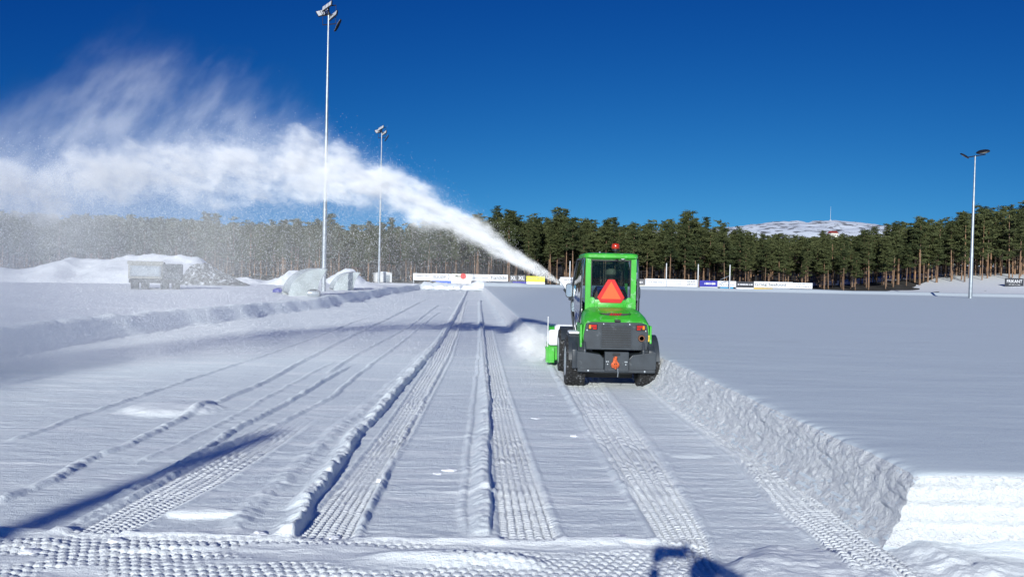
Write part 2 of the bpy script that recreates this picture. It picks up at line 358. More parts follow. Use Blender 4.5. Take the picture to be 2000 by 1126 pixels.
_by = np.array([-60, 0, 8, 13.7, 21, 27, 35, 42, 50, 60, 72, 90.]); _bx = np.array([-9.5, -9.3, -9.2, -9.1, -9.5, -9.0, -8.5, -9.2, -9.0, -9.6, -9.5, -10.])
def BANK(y): return np.interp(y, _by, _bx) + .35*(fbm(y*.35, y*0, 3, 120)-.5)

def spacing(segs):
    out = []
    for a, b, f in segs:
        t = a
        while t < b: out.append(t); t += f(t) if callable(f) else f
    out.append(segs[-1][1]); return np.array(out)
QUICK = False
q = 2.0 if QUICK else 1.0
ys = spacing([(-50, -4, 1.0), (-4, 2.5, .15), (2.5, 4.2, .03), (4.2, 88, lambda t: max(.0105, .00042*t*t, )*q if t < 40 else .75)])
xs = spacing([(-10.4, -5.4, .06), (-5.4, -3.0, .02*q), (-3.0, 2.2, .0105*q), (2.2, 3.0, .016*q), (3.0, 6.0, .2)])
X, Y = np.meshgrid(xs, ys)
PK = np.zeros_like(X); Zg_ = H(X, Y, True, PK)
ground = link('packed_snow_ground', np_mesh('packed_snow_ground', np.stack([X, Y, Zg_], -1).reshape(-1, 3), grid_faces(len(xs), len(ys))), M['snow_lane'])
_a = ground.data.attributes.new('packed_lit', 'FLOAT', 'POINT'); _a.data.foreach_set('value', np.clip(PK, 0, 1).astype(np.float32).ravel())
tag(ground, kind='structure')
# wide snow behind the left bank
ys2 = spacing([(-50, 8, 1.5), (8, 90, lambda t: max(.12, .0035*t))]); xs2 = spacing([(-120, -30, 1.2), (-30, -16, .3), (-16, -10.4, .1)])
X, Y = np.meshgrid(xs2, ys2)
z = H(X, Y, False) + .35*ss(-20, -60, X)*0 + .25*(fbm(X*.08, Y*.08, 3, 130)-.4)*ss(-11, -20, X)
link('snow_left_of_lane', np_mesh('snow_left', np.stack([X, Y, z], -1).reshape(-1, 3), grid_faces(len(xs2), len(ys2))), M['snow_soft'])['kind'] = 'structure'
# everything further out
def FAR(x, y):
    z = .44 + ss(85, 120, y)*.7 + 2.5*ss(40, 72, x)*ss(78, 112, y)
    return z + 0.10*(fbm(x*.06, y*.06, 3, 140)-.5)
ys3 = spacing([(84.5, 125, .8)]); xs3 = spacing([(-160, 170, 1.2)])
X, Y = np.meshgrid(xs3, ys3)
Z = FAR(X, Y); Z[0] = .30
link('snow_beyond_field', np_mesh('snow_far', np.stack([X, Y, Z], -1).reshape(-1, 3), grid_faces(len(xs3), len(ys3))), M['snow_soft'])['kind'] = 'structure'
bs = MB(); bs._add([(-6000, -6000, -.3), (6000, -6000, -.3), (6000, 9000, -.3), (-6000, 9000, -.3)], [[0, 1, 2, 3]])
bs.build('snow_plain', M['snow_soft'])['kind'] = 'structure'

# ------------------------------------------------------------------ the uncut snow field on the right
def FT(x, y):   # top of the untouched snow
    return .500 + .020*(fbm(x*.25, y*.5, 3, 150)-.5) + .006*(fbm(x*.9, y*3.5, 3, 151)-.5) + .0035*(fbm(x*3, y*7, 3, 153)-.5) + .05*(np.exp(-((y-83.2)/.9)**2)*(.7+fbm(x*.4, y, 3, 152)))*6*ss(60, 80, y) - .022*np.exp(-np.maximum(y-5.0, 0)/.035)
VF = []; FF = []; off = 0
def add_grid(P):
    global off
    ny, nx, _ = P.shape; VF.append(P.reshape(-1, 3)); FF.append(grid_faces(nx, ny)+off); off += nx*ny
def lip(s, seed): return .030*(fbm(s*3, s*0+1, 3, seed)-.5) + .030*(fbm(s*13, s*0, 4, seed+1)-.5)
def top_grid(edge, y0, y1, umax, dyf, seed, front=False):
    ys_ = spacing([(y0, y1, dyf)]); us = np.concatenate([[0, .02, .05, .1, .2, .35], spacing([(.5, 4, .25), (4, 20, 1.0), (20, umax, 4.0)])])
    U, Yg = np.meshgrid(us, ys_)
    e = edge(Yg) + lip(Yg, seed)*(U < .5)*(1-U/.5)
    Xg = e + U; Zg = FT(Xg, Yg) - .014*np.exp(-U/.02) - .022*np.exp(-U/.10)*fbm(Yg*6, U*0, 3, seed+2)
    add_grid(np.stack([Xg, Yg, Zg], -1)); return ys_
def side_x(edge, Yg, T, seed):
    n = .035*(fbm(Yg*1.6+T*1.0, T*1.5, 3, seed+5)-.5) + .020*(fbm(Yg*4.0, T*9.0, 4, seed+6)-.5) + .030*np.abs(fbm(Yg*4.5, T*11, 5, seed+7)-.5) + .030*(fbm(Yg*11, T*22, 4, seed+8)-.5)
    return edge(Yg) + lip(Yg, seed)*np.exp(-T/.10) + (n*1.0-.02)*ss(0, .08, T) - .17*T - .12*ss(.55, 1, T)
def front_dy(Xg, T, seed, amp):
    lay = .020*np.sin((T*.48+.02*fbm(Xg*1.5, T*0, 2, seed+4))*2*math.pi/.11)
    n = amp*(fbm(Xg*2.5, T*3.0, 4, seed)-.5)*1.8 + .6*amp*(fbm(Xg*9, T*8, 3, seed+1)-.5) + lay*.7 + .45*amp*(fbm(Xg*30, T*22, 2, seed+2)-.5)
    return -(n+.01)*ss(0, .06, T) - .26*ss(.55, 1.05, T)**2*(1+.5*(fbm(Xg*2.2, T*2, 3, seed+7)-.5))
TT = np.linspace(0, 1, 44)
def side_wall(edge, ys_, seed, corner=None):
    T, Yg = np.meshgrid(TT, ys_); e = side_x(edge, Yg, T, seed)
    zt = FT(e, Yg) - .014 - .022*fbm(Yg*6, T*0, 3, seed+2)
    Yp = Yg + (front_dy(Yg*0+corner, T, 240, .04)*np.exp(-(Yg-ys_[0])/.12) if corner else 0)
    add_grid(np.stack([e, Yp, zt*(1-T) - .06*T], -1))
dy1 = lambda t: max(.013, .0024*t)
y1s = top_grid(EDGE1, 5.0, 15.5, 90, dy1, 200); side_wall(EDGE1, y1s, 200, 2.64)
y2s = top_grid(EDGE2, 15.5, 86, 110, lambda t: max(.06, .006*t), 220); side_wall(EDGE2, y2s, 220)
# end face at the blower and the cut face that looks at the camera
def front_wall(x0, x1, y, dx, seed, amp=.04, edge=None):
    xs_ = spacing([(x0, min(x1, x0+5), dx), (x0+5, x1, dx*12)] if x1-x0 > 6 else [(x0, x1, dx)]); T, Xg = np.meshgrid(TT, xs_)
    zc = FT(Xg, np.full_like(Xg, y))
    k = np.exp(-(Xg-x0)/.12) if edge else 0
    Xp = Xg + ((side_x(edge, np.full_like(T, y), T, 200)-x0)*k if edge else 0)
    if edge: zc = zc - .014*np.exp(-(Xg-x0)/.02) - .022*fbm(np.full_like(T, y*6), T*0, 3, 202)*k
    add_grid(np.stack([Xp, y + front_dy(Xg, T, seed, amp), zc*(1-T) - .06*T], -1))
front_wall(2.64, 30, 5.0, .012, 240, edge=EDGE1); front_wall(EDGE2(15.5), EDGE1(15.5), 15.5, .03, 245, .12)
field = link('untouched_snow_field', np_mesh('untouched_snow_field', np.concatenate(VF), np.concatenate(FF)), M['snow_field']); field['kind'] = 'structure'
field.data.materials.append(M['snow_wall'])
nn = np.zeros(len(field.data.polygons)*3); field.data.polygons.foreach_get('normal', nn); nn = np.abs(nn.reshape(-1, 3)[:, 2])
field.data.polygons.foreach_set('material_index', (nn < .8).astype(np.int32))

# ------------------------------------------------------------------ the compact loader with its snow blower
TL = Vector((1.60, 12.3, 0.0))
T = empty('compact_loader', TL, label='bright green compact loader with glazed cab, ploughing along the cut snow edge', cat='loader')
def mir(pts): return [(-x, z) for x, z in pts[::-1]]
# --- hood: green shell lofted front to back, set round a dark rear panel
def hood_ring(y, wb, wm, wt, zb, zm, zs, zt, n=5):
    "half outline bottom -> mid -> shoulder -> top centre, mirrored"
    h = [(wb, zb), (wm, zm), (wm*.985, (zm+zs)/2)]
    for k in range(n+1):
        a = k/n*math.pi/2; h.append((wt + (wm*.965-wt)*math.cos(a), zs + (zt-zs)*math.sin(a)))
    h.append((wt*.5, zt+.004)); full = [(x, z) for x, z in h] + mir(h)
    return [Vector((x+.035, y, z)) for x, z in full]
m = MB()
m.loft([hood_ring(-.36, .475, .520, .40, .60, .80, .965, 1.035), hood_ring(-.30, .49, .535, .40, .60, .80, .98, 1.075),
        hood_ring(-.10, .50, .540, .36, .60, .80, 1.0, 1.165), hood_ring(.12, .50, .53, .33, .60, .80, 1.02, 1.215), hood_ring(.42, .50, .50, .32, .60, .80, 1.04, 1.235)])
hood = m.build('hood', M['green'], T, auto=40)
m = MB()                                    # raised centre bulge of the hood
m.loft([[Vector((.035+sx*wd, y, z)) for sx, z in ((-1, z0), (-.86, z1), (.86, z1), (1, z0))] for y, wd, z0, z1 in ((-.33, .25, 1.05, 1.065), (-.1, .27, 1.14, 1.185), (.2, .28, 1.19, 1.235), (.42, .28, 1.2, 1.24))])
m.build('hood_bulge', M['green'], hood, auto=30)
# side skirts that hang past the dark panel
m = MB(); m.prism([(-.36, .60), (.12, .60), (.30, .80), (.30, .98), (-.34, .98)], -.525, -.492, 'X', .008); m.build('side_skirt', M['green'], T)
m = MB(); m.prism([(-.36, .60), (.12, .60), (.30, .80), (.30, .98), (-.34, .98)], .562, .592, 'X', .008); m.build('side_skirt', M['green'], T)
# rear panel
rp = MB(); pan = [(-.455, .60), (-.475, .80), (-.44, 1.005), (-.36, 1.03), (.43, 1.03), (.51, 1.0), (.545, .80), (.52, .60)]
rp.prism(pan, -.395, -.33, 'Y', .012); panel = rp.build('rear_panel', M['grey'], T)
m = MB()
for i in range(9): m.box((.035, -.404, .66+i*.037), (.46, .012, .013))
for i in range(24): m.box((-.190+i*.0196, -.402, .806), (.005, .010, .31))
m.build('grille_mesh', M['grey'], panel)
m = MB(); m.box((.035, -.398, .805), (.475, .004, .325), .001); m.build('grille_backing', M['black'], panel)
m = MB()
for x in (-.20, .27): m.box((x, -.402, .80), (.012, .012, .37), .002)
m.box((.035, -.402, .975), (.47, .014, .012), .002)
for x in (-.10, .17): m.box((x, -.404, .995), (.05, .01, .018), .002)
m.build('grille_frame', M['grey'], panel)
for x in (-.42, -.165, .24, .49): m = MB(); m.lathe([(0, -.006), (.011, -.004), (.011, 0)], (x, -.398, .90 if abs(x) > .3 else 1.0), 'Y', 10); m.build('panel_bolt', M['steel'], panel)
m = MB(); m.box((.05, -.375, 1.052), (.09, .05, .035), .006); m.build('hood_latch', M['black'], T)
for sx, xc in ((-1, -.335), (1, .405)):
    f = MB(); f.box((xc, -.405, .955), (.145, .03, .085), .01); lf = f.build('tail_light', M['black'], T)
    a = MB(); a.box((xc-sx*.012, -.422, .968), (.095, .02, .038), .006); a.box((xc-sx*.03, -.422, .93), (.06, .018, .026), .005); a.build('red_lens', M['lens_red'], lf)
    a = MB(); a.box((xc+sx*.045, -.422, .955), (.035, .02, .06), .006); a.build('amber_lens', M['lens_amber'], lf)
m = MB(); m.lathe([(.050, 0), (.056, -.012), (.048, -.03), (.034, -.03), (.030, .03), (0, .03)], (.425, -.395, .79), 'Y', 24); m.build('exhaust_outlet', M['exhaust'], T)
m = MB(); m.box((.535, -.385, .79), (.035, .02, .10), .004); m.build('warning_sticker', M['yellow'], T)
# bumper / counterweight
m = MB()
m.prism([(-.56, .30), (-.58, .33), (-.58, .585), (-.215, .535), (-.155, .47), (-.155, .29)], -.47, -.12, 'Y', .012)
m.prism([(.63, .30), (.65, .33), (.65, .585), (.285, .535), (.225, .47), (.225, .29)], -.47, -.12, 'Y', .012)
m.box((.035, -.44, .285), (1.20, .10, .05), .012)
bumper = m.build('rear_bumper', M['grey'], T)
m = MB(); m.box((.035, -.45, .43), (.375, .12, .30), .01); plate = m.build('hitch_plate', M['grey'], bumper)
m = MB(); m.box((.025, -.513, .545), (.12, .02, .04), .01); m.build('plate_slot', M['black'], plate)
m = MB()
for sx in (-1, 1):
    for dx, z in ((.13, .43), (.155, .43), (.14, .39)): m = MB(); m.lathe([(0, -.008), (.010, -.006), (.010, 0)], (.035+sx*dx, -.511, z), 'Y', 8); m.build('bolt', M['steel'], plate)
for x in (-.4, .47): m = MB(); m.lathe([(0, -.02), (.014, -.018), (.014, .02)], (x, -.485, .285), 'Y', 10); m.build('tie_down_eye', M['steel'], bumper)
m = MB()
m.prism([(-.020, .50), (.03, .50), (.035, .44), (.065, .415), (.07, .375), (.05, .345), (.0, .335), (-.045, .345), (-.06, .38), (-.05, .415), (-.03, .43)], -.56, -.51, 'Y', .008)
m.tube([(.01, -.575, .325), (.01, -.575, .50)], .012, 10); m.lathe([(0, -.03), (.022, -.028), (.022, .0)], (.01, -.575, .52), 'Z', 12)
m.tube([(-.035, -.575, .385), (.0, -.60, .375), (.05, -.575, .385)], .013, 8)
hit = m.build('tow_hitch', M['hitch'], T); m = MB(); m.box((.01, -.563, .385), (.045, .012, .05), .004); m.build('hitch_slot', M['black'], hit)
m = MB(); m.tube([(.045, -.56, .335), (.05, -.565, .27), (.045, -.56, .20)], .006, 8); m.build('hitch_chain', M['steel'], hit)
# chassis underneath
m = MB(); m.box((0, .05, .36), (.62, .9, .26), .03); m.box((0, 1.15, .42), (.50, 1.3, .28), .03); m.box((0, 0, .39), (1.0, .16, .16), .03); m.box((0, 1.78, .39), (1.0, .16, .16), .03)
m.box((0, .30, .16), (.80, .05, .16), .01); m.build('chassis', M['black'], T)
# badge
bd = MB(); bd.prism([(-.215, 1.160), (-.07, 1.118), (.14, 1.118), (.285, 1.160), (.16, 1.157), (.14, 1.163), (-.07, 1.163), (-.09, 1.157)], -.215, -.135, 'Y')
badge = bd.build('badge', M['black'], T)
# --- wheels
def wheel(x, y, side):
    rad, wd = .385, .31
    wh = empty('wheel', (x, y, rad-.01)); wh.parent = T
    t = MB(); t.lathe([(.215, -wd*.40), (.25, -wd*.49), (.33, -wd*.50), (.365, -wd*.44), (.372, -wd*.30), (.374, 0), (.372, wd*.30), (.365, wd*.44), (.33, wd*.50), (.25, wd*.49), (.215, wd*.40)], (0, 0, 0), 'X', 48)
    NB = 30
    for k in range(NB):
        for j, xx in enumerate((-.128, -.078, -.026, .026, .078, .128)):
            a = 2*math.pi*(k+.5*(j % 2))/NB; rr = .378 if abs(xx) < .1 else .370
            t.box((xx, rr*math.cos(a), rr*math.sin(a)), (.043, .060, .022), .004, rot=(a-math.pi/2, 0, 0), seg=1)
    t.build('tyre', M['rubber'], wh, auto=40)
    r_ = MB(); s = side
    r_.lathe([(.235, s*.150), (.222, s*.125), (.20, s*.118), (.19, s*.06), (.10, s*.05), (.095, s*.085), (.0, s*.09)], (0, 0, 0), 'X', 36)
    for k in range(6): r_.lathe([(.011, s*.05), (.011, s*.075), (0, s*.078)], (0, .14*math.cos(k*math.pi/3), .14*math.sin(k*math.pi/3)), 'X', 8)
    r_.build('rim', M['rim'], wh, auto=40)
for x, y in ((-.575, 0), (.575, 0), (-.575, 1.8), (.575, 1.8)): wheel(x, y, -1 if x < 0 else 1)
# fenders
def fender(xa, xb, yc, r_, a0, a1, name='fender'):
    n = 14; rings = []
    for k in range(n+1):
        a = R(a0+(a1-a0)*k/n); c_, s_ = math.cos(a), math.sin(a)
        o, i = r_, r_-.018
        rings.append([Vector((xa, yc+o*c_, .375+o*s_)), Vector((xb, yc+o*c_, .375+o*s_)), Vector((xb, yc+i*c_, .375+i*s_)), Vector((xa, yc+i*c_, .375+i*s_))])
    return MB().loft(rings).build(name, M['grey'], T, auto=35)
fl = fender(-.70, -.44, 0, .445, 20, 172); fender(.44, .71, 0, .445, 20, 172)
for s in (-1, 1):
    m = MB(); x = s*.455
    m.prism([(-.46, .32), (-.47, .60), (-.40, .72), (-.24, .83), (.0, .85), (.35, .80), (.44, .55), (.30, .45), (.0, .60), (-.30, .36)], x-.02, x+.02, 'X', .008)
    m.prism([(-.465, .31), (-.465, .60), (-.34, .72), (-.30, .60), (-.36, .36)], s*.60-.05-(.0 if s < 0 else .02), s*.60+.03, 'X', .01)
    m.build('fender_side', M['grey'], T, auto=35)
fender(-.70, -.44, 1.8, .44, 30, 150); fender(.44, .70, 1.8, .44, 30, 150)
m = MB(); m.box((-.57, .05, .835), (.22, .34, .035), .016, seg=3); m.box((-.56, .22, .825), (.20, .2, .05), .02, seg=3)
o = m.build('snow_on_fender', M['snow_soft'], T, smooth=True)
# step and door sill
m = MB(); m.box((-.56, .95, .42), (.18, .34, .03), .008); m.box((-.56, .95, .26), (.16, .30, .025), .008); m.box((-.63, .80, .34), (.02, .02, .20)); m.box((-.63, 1.10, .34), (.02, .02, .20)); m.build('step', M['grey'], T)
# --- cab
CX = .03; ZB, ZT = .55, 2.055
C0 = dict(yb=.40, yf=1.46, wb=.415, wf=.44)
def post(p, q, a=.045, b=.045):
    p, q = Vector(p), Vector(q); return [[v+Vector((sx*a/2, sy*b/2, 0)) for sx, sy in ((-1, -1), (1, -1), (1, 1), (-1, 1))] for v in (p, q)]
m = MB()
for s in (-1, 1):
    x = CX+s*.375
    m.loft(post((x, .42, .98), (x, .42, ZT), .085, .07))                       # wide rear posts
    m.loft(post((CX+s*.47, 1.02, .70), (CX+s*.44, 1.02, ZT), .03, .05))         # door post
    m.loft(post((CX+s*.43, 1.52, .70), (CX+s*.40, 1.42, ZT), .05, .05))         # front posts
m.box((CX, .42, 1.30), (.67, .06, .115), .006)      # panel under rear window
m.box((CX, .43, 1.17), (.82, .07, .18), .01)
m.box((CX, .42, 2.03), (.70, .055, .05), .004)
m.box((CX, 1.50, .95), (.80, .04, .5), .01)
frame = m.build('cab_frame', M['green'], T, auto=35)
m = MB()
for s in (-1, 1):
    for z in (1.255, 1.345): m.lathe([(0, -.012), (.048, -.010), (.052, .0), (.052, .01)], (CX+s*.305, .385, z), 'Y', 20)
m.box((CX, .375, 1.26), (.42, .012, .10), .004)
m.build('pressed_panel', M['green'], frame, auto=35)
m = MB(); m.box((CX, .95, .80), (.86, 1.10, .30), .03); m.build('cab_floor', M['black'], T)
rf = MB()                                  # roof: domed, overhanging, rounded corners
def roof_ring(s, z, dy=0):
    pts = []
    for cx, cy, a0 in ((1, 1, 0), (-1, 1, 90), (-1, -1, 180), (1, -1, 270)):
        for k in range(6):
            a = R(a0+k*18); rr = .10
            pts.append(Vector((CX + cx*(.445*s-rr) + rr*math.cos(a), .93+dy + cy*(.60*s-rr) + rr*math.sin(a), z)))
    return pts
rf.loft([roof_ring(.97, 2.035), roof_ring(1.0, 2.05), roof_ring(1.0, 2.095), roof_ring(.965, 2.115), roof_ring(.80, 2.128), roof_ring(.45, 2.135)])
roof = rf.build('roof', M['green'], T, auto=30)
m = MB(); m.lathe([(.014, 0), (.014, .02), (0, .022)], (CX-.18, .5, 2.13), 'Z', 10); m.build('roof_bolt', M['steel'], roof)
# glazing
g = MB(); g.box((CX, .405, 1.685), (.665, .006, .645)); rw = g.build('rear_window', M['glass'], T)
g = MB()
for z in (1.365, 2.005): g.box((CX, .398, z), (.67, .018, .022))
for s in (-1, 1): g.box((CX+s*.326, .398, 1.685), (.022, .018, .64))
g.build('window_seal', M['black'], rw)
g = MB(); g.box((CX, 1.475, 1.56), (.78, .006, .82), rot=(R(5), 0, 0)); g.build('windscreen', M['glass'], T)
def side_glass(s, name, y0, y1, z0, par):
    rings = []
    for k in range(9):
        t_ = k/8; z = z0+(2.03-z0)*t_; bow = .125*math.sin(t_*math.pi*.85+.25)
        rings.append([Vector((CX+s*(.425+bow*e), y, z)) for y, e in ((y0, .35), ((y0+y1)/2, 1.0), (y1, .9))] + [Vector((CX+s*(.419+bow*e), y, z)) for y, e in ((y1, .9), ((y0+y1)/2, 1.0), (y0, .35))])
    return MB().loft(rings).build(name, M['side_glass'], par, auto=30)
door = None
for s in (-1, 1):
    e = MB(); y0, y1 = .47, 1.46
    pts = [(y0, 2.03), (y0, 1.20), (y0+.20, .80), (y0+.34, .66), (y1, .66), (y1+.04, 1.2), (y1-.03, 2.03)]
    P_ = []
    for a_, b_ in zip(pts, pts[1:]+pts[:1]):
        for k in range(4):
            t_ = k/4; y = a_[0]+(b_[0]-a_[0])*t_; z = a_[1]+(b_[1]-a_[1])*t_
            P_.append((CX+s*(.440+.120*math.sin(max(0, min(1, (z-.6)/1.45))*math.pi*.85+.25)*(0.35+.65*min(1, (y-y0)/.4))), y, z))
    e.tube(P_+[P_[0]], .014, 8); d_ = e.build('door', M['grey'], T, smooth=True)
    side_glass(s, 'door_glass', y0, y1, .70, d_)
    h = MB(); h.box((CX+s*.475, .62, 1.28), (.02, .03, .14), .006); h.build('door_handle', M['grey'], d_)
    for zz in (1.62, 1.36): h = MB(); h.box((CX+s*.445, .50, zz), (.02, .05, .03), .004); h.build('hinge', M['grey'], d_)
# hand rail and round mirror bracket at the left front corner
m = MB(); m.tube([(-.47, 1.50, .72), (-.49, 1.52, 1.0), (-.49, 1.52, 1.6), (-.45, 1.50, 1.98)], .012, 8); m.build('grab_rail', M['black'], T, smooth=True)
m = MB(); m.tube([(.50, 1.50, .72), (.53, 1.52, 1.0), (.53, 1.52, 1.7)], .012, 8); m.build('grab_rail', M['black'], T, smooth=True)
def mirror(x, y, z, wd, ht, face=1):
    k = MB(); n = 20; out = [(wd/2*abs(math.cos(a))**.55*(1 if math.cos(a) > 0 else -1), ht/2*abs(math.sin(a))**.45*(1 if math.sin(a) > 0 else -1)) for a in [2*math.pi*i/n for i in range(n)]]
    k.loft([[Vector((x+u*sc, y+dy, z+v*sc)) for u, v in out] for sc, dy in ((1, -.012), (1.02, .01), (.9, .045), (.5, .06))]); b_ = k.build('mirror', M['black'], T, auto=40)
    k = MB(); k.loft([[Vector((x+u*.86, y+dy, z+v*.9)) for u, v in out] for dy in (-.016, -.0125)]); k.build('mirror_glass', M['mirror'], b_, auto=40)
    k = MB(); k.tube([(x, y+.03, z-ht/2+.04), (x, y+.03, z-ht/2-.04), (-.47 if x < 0 else .52, 1.5, z-ht/2-.06)], .010, 8); k.build('mirror_arm', M['black'], b_, smooth=True)
mirror(-.575, 1.46, 1.475, .125, .245); mirror(.625, 1.46, 1.455, .15, .25); mirror(-.50, 1.40, 1.19, .07, .19)
# interior
m = MB(); m.box((CX+.05, .72, 1.02), (.46, .44, .12), .04, seg=3); m.box((CX+.05, .56, 1.28), (.44, .11, .50), .04, rot=(R(-6), 0, 0), seg=3); m.build('seat', M['seat'], T, auto=40)
m = MB(); m.box((CX+.05, .80, .93), (.35, .4, .10), .02); m.build('seat_base', M['black'], T)
m = MB(); m.tube([(CX-.05, 1.34, .95), (CX-.05, 1.22, 1.27)], .025, 8)
sw = [(CX-.05+.17*math.cos(a), 1.20+.05*math.sin(a), 1.29+.15*math.sin(a)) for a in [2*math.pi*i/20 for i in range(21)]]
m.tube(sw, .013, 8); m.tube([sw[0], sw[10]], .012, 6); m.build('steering_wheel', M['black'], T, smooth=True)
m = MB(); m.box((CX+.30, 1.0, 1.02), (.16, .5, .30), .03); m.box((CX+.25, 1.42, 1.16), (.28, .08, .30), .03); m.build('console', M['black'], T)
m = MB(); m.tube([(CX+.24, .9, 1.15), (CX+.23, .92, 1.30)], .012, 8); m.box((CX+.23, .92, 1.33), (.05, .05, .09), .02); m.build('joystick', M['black'], T)
# warning triangle behind the rear glass
t0 = MB(); tw, th = .225, .195; ty, tz = .375, 1.495; tx = CX+.005
outer = [(-.055, th), (.055, th), (tw, -.10), (tw-.06, -th), (-tw+.06, -th), (-tw, -.10)]
t0.prism([(tx+u, tz+v) for u, v in outer], ty-.006, ty+.004, 'Y', .002); tri = t0.build('slow_vehicle_triangle', M['red'], T); tri['label'] = 'red truncated triangle with an orange centre'
t1 = MB(); t1.prism([(tx, tz+.165), (tx+.165, tz-.125), (tx-.165, tz-.125)], ty-.011, ty-.0065, 'Y'); t1.build('orange_centre', M['orange'], tri)
# roof lights
m = MB(); m.tube([(CX+.09, .50, 2.08), (CX+.08, .50, 2.19)], .022, 10); m.box((CX+.08, .46, 2.05), (.06, .05, .05), .01); m.tube([(CX+.06, .40, 2.0), (CX+.12, .38, 2.05), (CX+.15, .38, 2.09)], .012, 8)
m.lathe([(.0, -.02), (.058, -.02), (.060, .02), (.05, .03)], (CX+.08, .50, 2.185), 'Z', 20); bb = m.build('beacon_base', M['black'], T, auto=35)
m = MB(); m.lathe([(.064, 0), (.068, .02), (.066, .06), (.055, .085), (0, .095)], (CX+.08, .50, 2.20), 'Z', 24); m.build('beacon', M['beacon'], bb, smooth=True)
m = MB(); m.lathe([(.0, .05), (.03, .045), (.046, 0), (.046, -.012)], (CX+.185, .37, 2.055), 'Y', 24); m.tube([(CX+.13, .38, 2.06), (CX+.10, .40, 2.03), (CX+.11, .37, 1.98)], .014, 8); m.box((CX+.115, .37, 2.075), (.04, .03, .06), .008)
wl_ = m.build('work_light', M['black'], T, auto=35)
m = MB(); m.lathe([(.040, -.012), (.036, -.022), (0, -.026)], (CX+.185, .37, 2.055), 'Y', 24); m.build('lamp_lens', M['lamp'], wl_, smooth=True)
# --- snow blower
sb = empty('snow_blower', (0, 0, 0)); sb.parent = T
m = MB()
m.prism([(2.45, .12), (2.45, .62), (2.62, .74), (3.15, .74), (3.22, .66), (2.62, .60), (2.56, .10)], -.86, .88, 'X', .012); m.build('auger_housing', M['green'], sb)
for x in (-.88, .88):
    m = MB(); m.prism([(2.40, .06), (2.40, .40), (3.30, .40), (3.30, .06)], x, x+.03, 'X', .008)
    if x < 0: m.box((-.90, 2.52, .22), (.05, .24, .30), .015); m.box((-.91, 2.52, .34), (.05, .20, .05), .01); m.box((-.82, 2.40, .22), (.12, .03, .30), .008)
    m.build('end_plate', M['green'], sb)
m = MB(); m.tube([(-.70, 2.95, .33), (.78, 2.95, .33)], .05, 12)
sp = [( -.68+1.44*k/120, 2.95+.24*math.cos(k*.42), .33+.24*math.sin(k*.42)) for k in range(121)]; m.tube(sp, .022, 6); m.build('auger', M['grey'], sb, smooth=True)
m = MB(); m.box((-.02, 2.50, .40), (.42, .28, .42), .04); m.tube([(0, 2.5, .5), (-.02, 2.5, .82), (-.10, 2.5, .98), (-.30, 2.5, 1.20), (-.55, 2.48, 1.52)], [.12, .12, .11, .095, .085], 14)
m.build('discharge_chute', M['grey'], sb, auto=40)
m = MB(); m.prism([(-.47, 1.44), (-.55, 1.62), (-.66, 1.70), (-.71, 1.66), (-.62, 1.55), (-.53, 1.41)], 2.38, 2.58, 'Y', .01); m.build('chute_deflector', M['white'], sb)
m = MB(); m.box((-.36, 2.56, .70), (.80, .34, .20), .07, seg=3); m.box((-.76, 2.46, .55), (.24, .20, .30), .05, seg=3); m.box((.45, 2.6, .76), (.6, .3, .08), .03, seg=3); m.build('snow_on_blower', M['snow_soft'], sb, smooth=True)
m = MB(); m.tube([(-.89, 2.5, .30), (-.89, 2.5, .95)], .009, 6); m.build('width_marker', M['white'], sb)
for s in (-1, 1): m = MB(); m.tube([(s*.22, 1.6, .75), (s*.22, 2.1, .55), (s*.22, 2.45, .40)], .05, 8); m.build('lift_arm', M['grey'], T, auto=40)
# --- badge lettering
lt = text_mesh('lettering', 'AVANT', M['lens_red'], badge, (.035, -.222, 1.141), .062, width=.20, rot=(R(62), 0, 0), shear=.35, bold=.001, extrude=.006)

# ------------------------------------------------------------------ people
def head_mesh(name):
    "ellipsoid head with brow, nose, chin and ears; faces +Y; centre at origin, about 0.24 tall"
    bm = bmesh.new(); bmesh.ops.create_uvsphere(bm, u_segments=40, v_segments=30, radius=1)
    for v in bm.verts:
        x, y, z = v.co; X, Y, Z = x*.076, y*.096, z*.118
        if z < -.1: t = min(1, (-z-.1)/.8); X *= 1-.30*t; Y = Y*(1-.22*t) + (.012*t if y > 0 else .0)
        if y > .3: Y += .022*math.exp(-((x/.16)**2+((z+.12)/.17)**2)) + .006*math.exp(-((x/.5)**2+((z-.22)/.08)**2)) - .009*math.exp(-(((abs(x)-.38)/.16)**2+((z-.04)/.11)**2)) + .006*math.exp(-((x/.3)**2+((z+.45)/.06)**2)) - .003*math.exp(-((x/.3)**2+((z+.40)/.03)**2)) + .010*math.exp(-((x/.3)**2+((z+.85)/.15)**2))
        e = math.exp(-(((y+.05)/.18)**2+((z-.0)/.24)**2)); X += math.copysign(.014*e*(1 if abs(x) > .8 else 0), x)
        v.co = (X, Y, Z)
    me = bpy.data.meshes.new(name); bm.to_mesh(me); bm.free(); me.polygons.foreach_set('use_smooth', [True]*len(me.polygons)); return me
def join_mesh(name, parts):
    "parts = [(mesh, matrix)] merged into one mesh"
    bm = bmesh.new()
    for me, mx in parts:
        t = bmesh.new(); t.from_mesh(me); t.transform(mx); tmp = bpy.data.meshes.new('t'); t.to_mesh(tmp); t.free(); bm.from_mesh(tmp); bpy.data.meshes.remove(tmp)
    out = bpy.data.meshes.new(name); bm.to_mesh(out); bm.free(); out.polygons.foreach_set('use_smooth', [True]*len(out.polygons)); return out
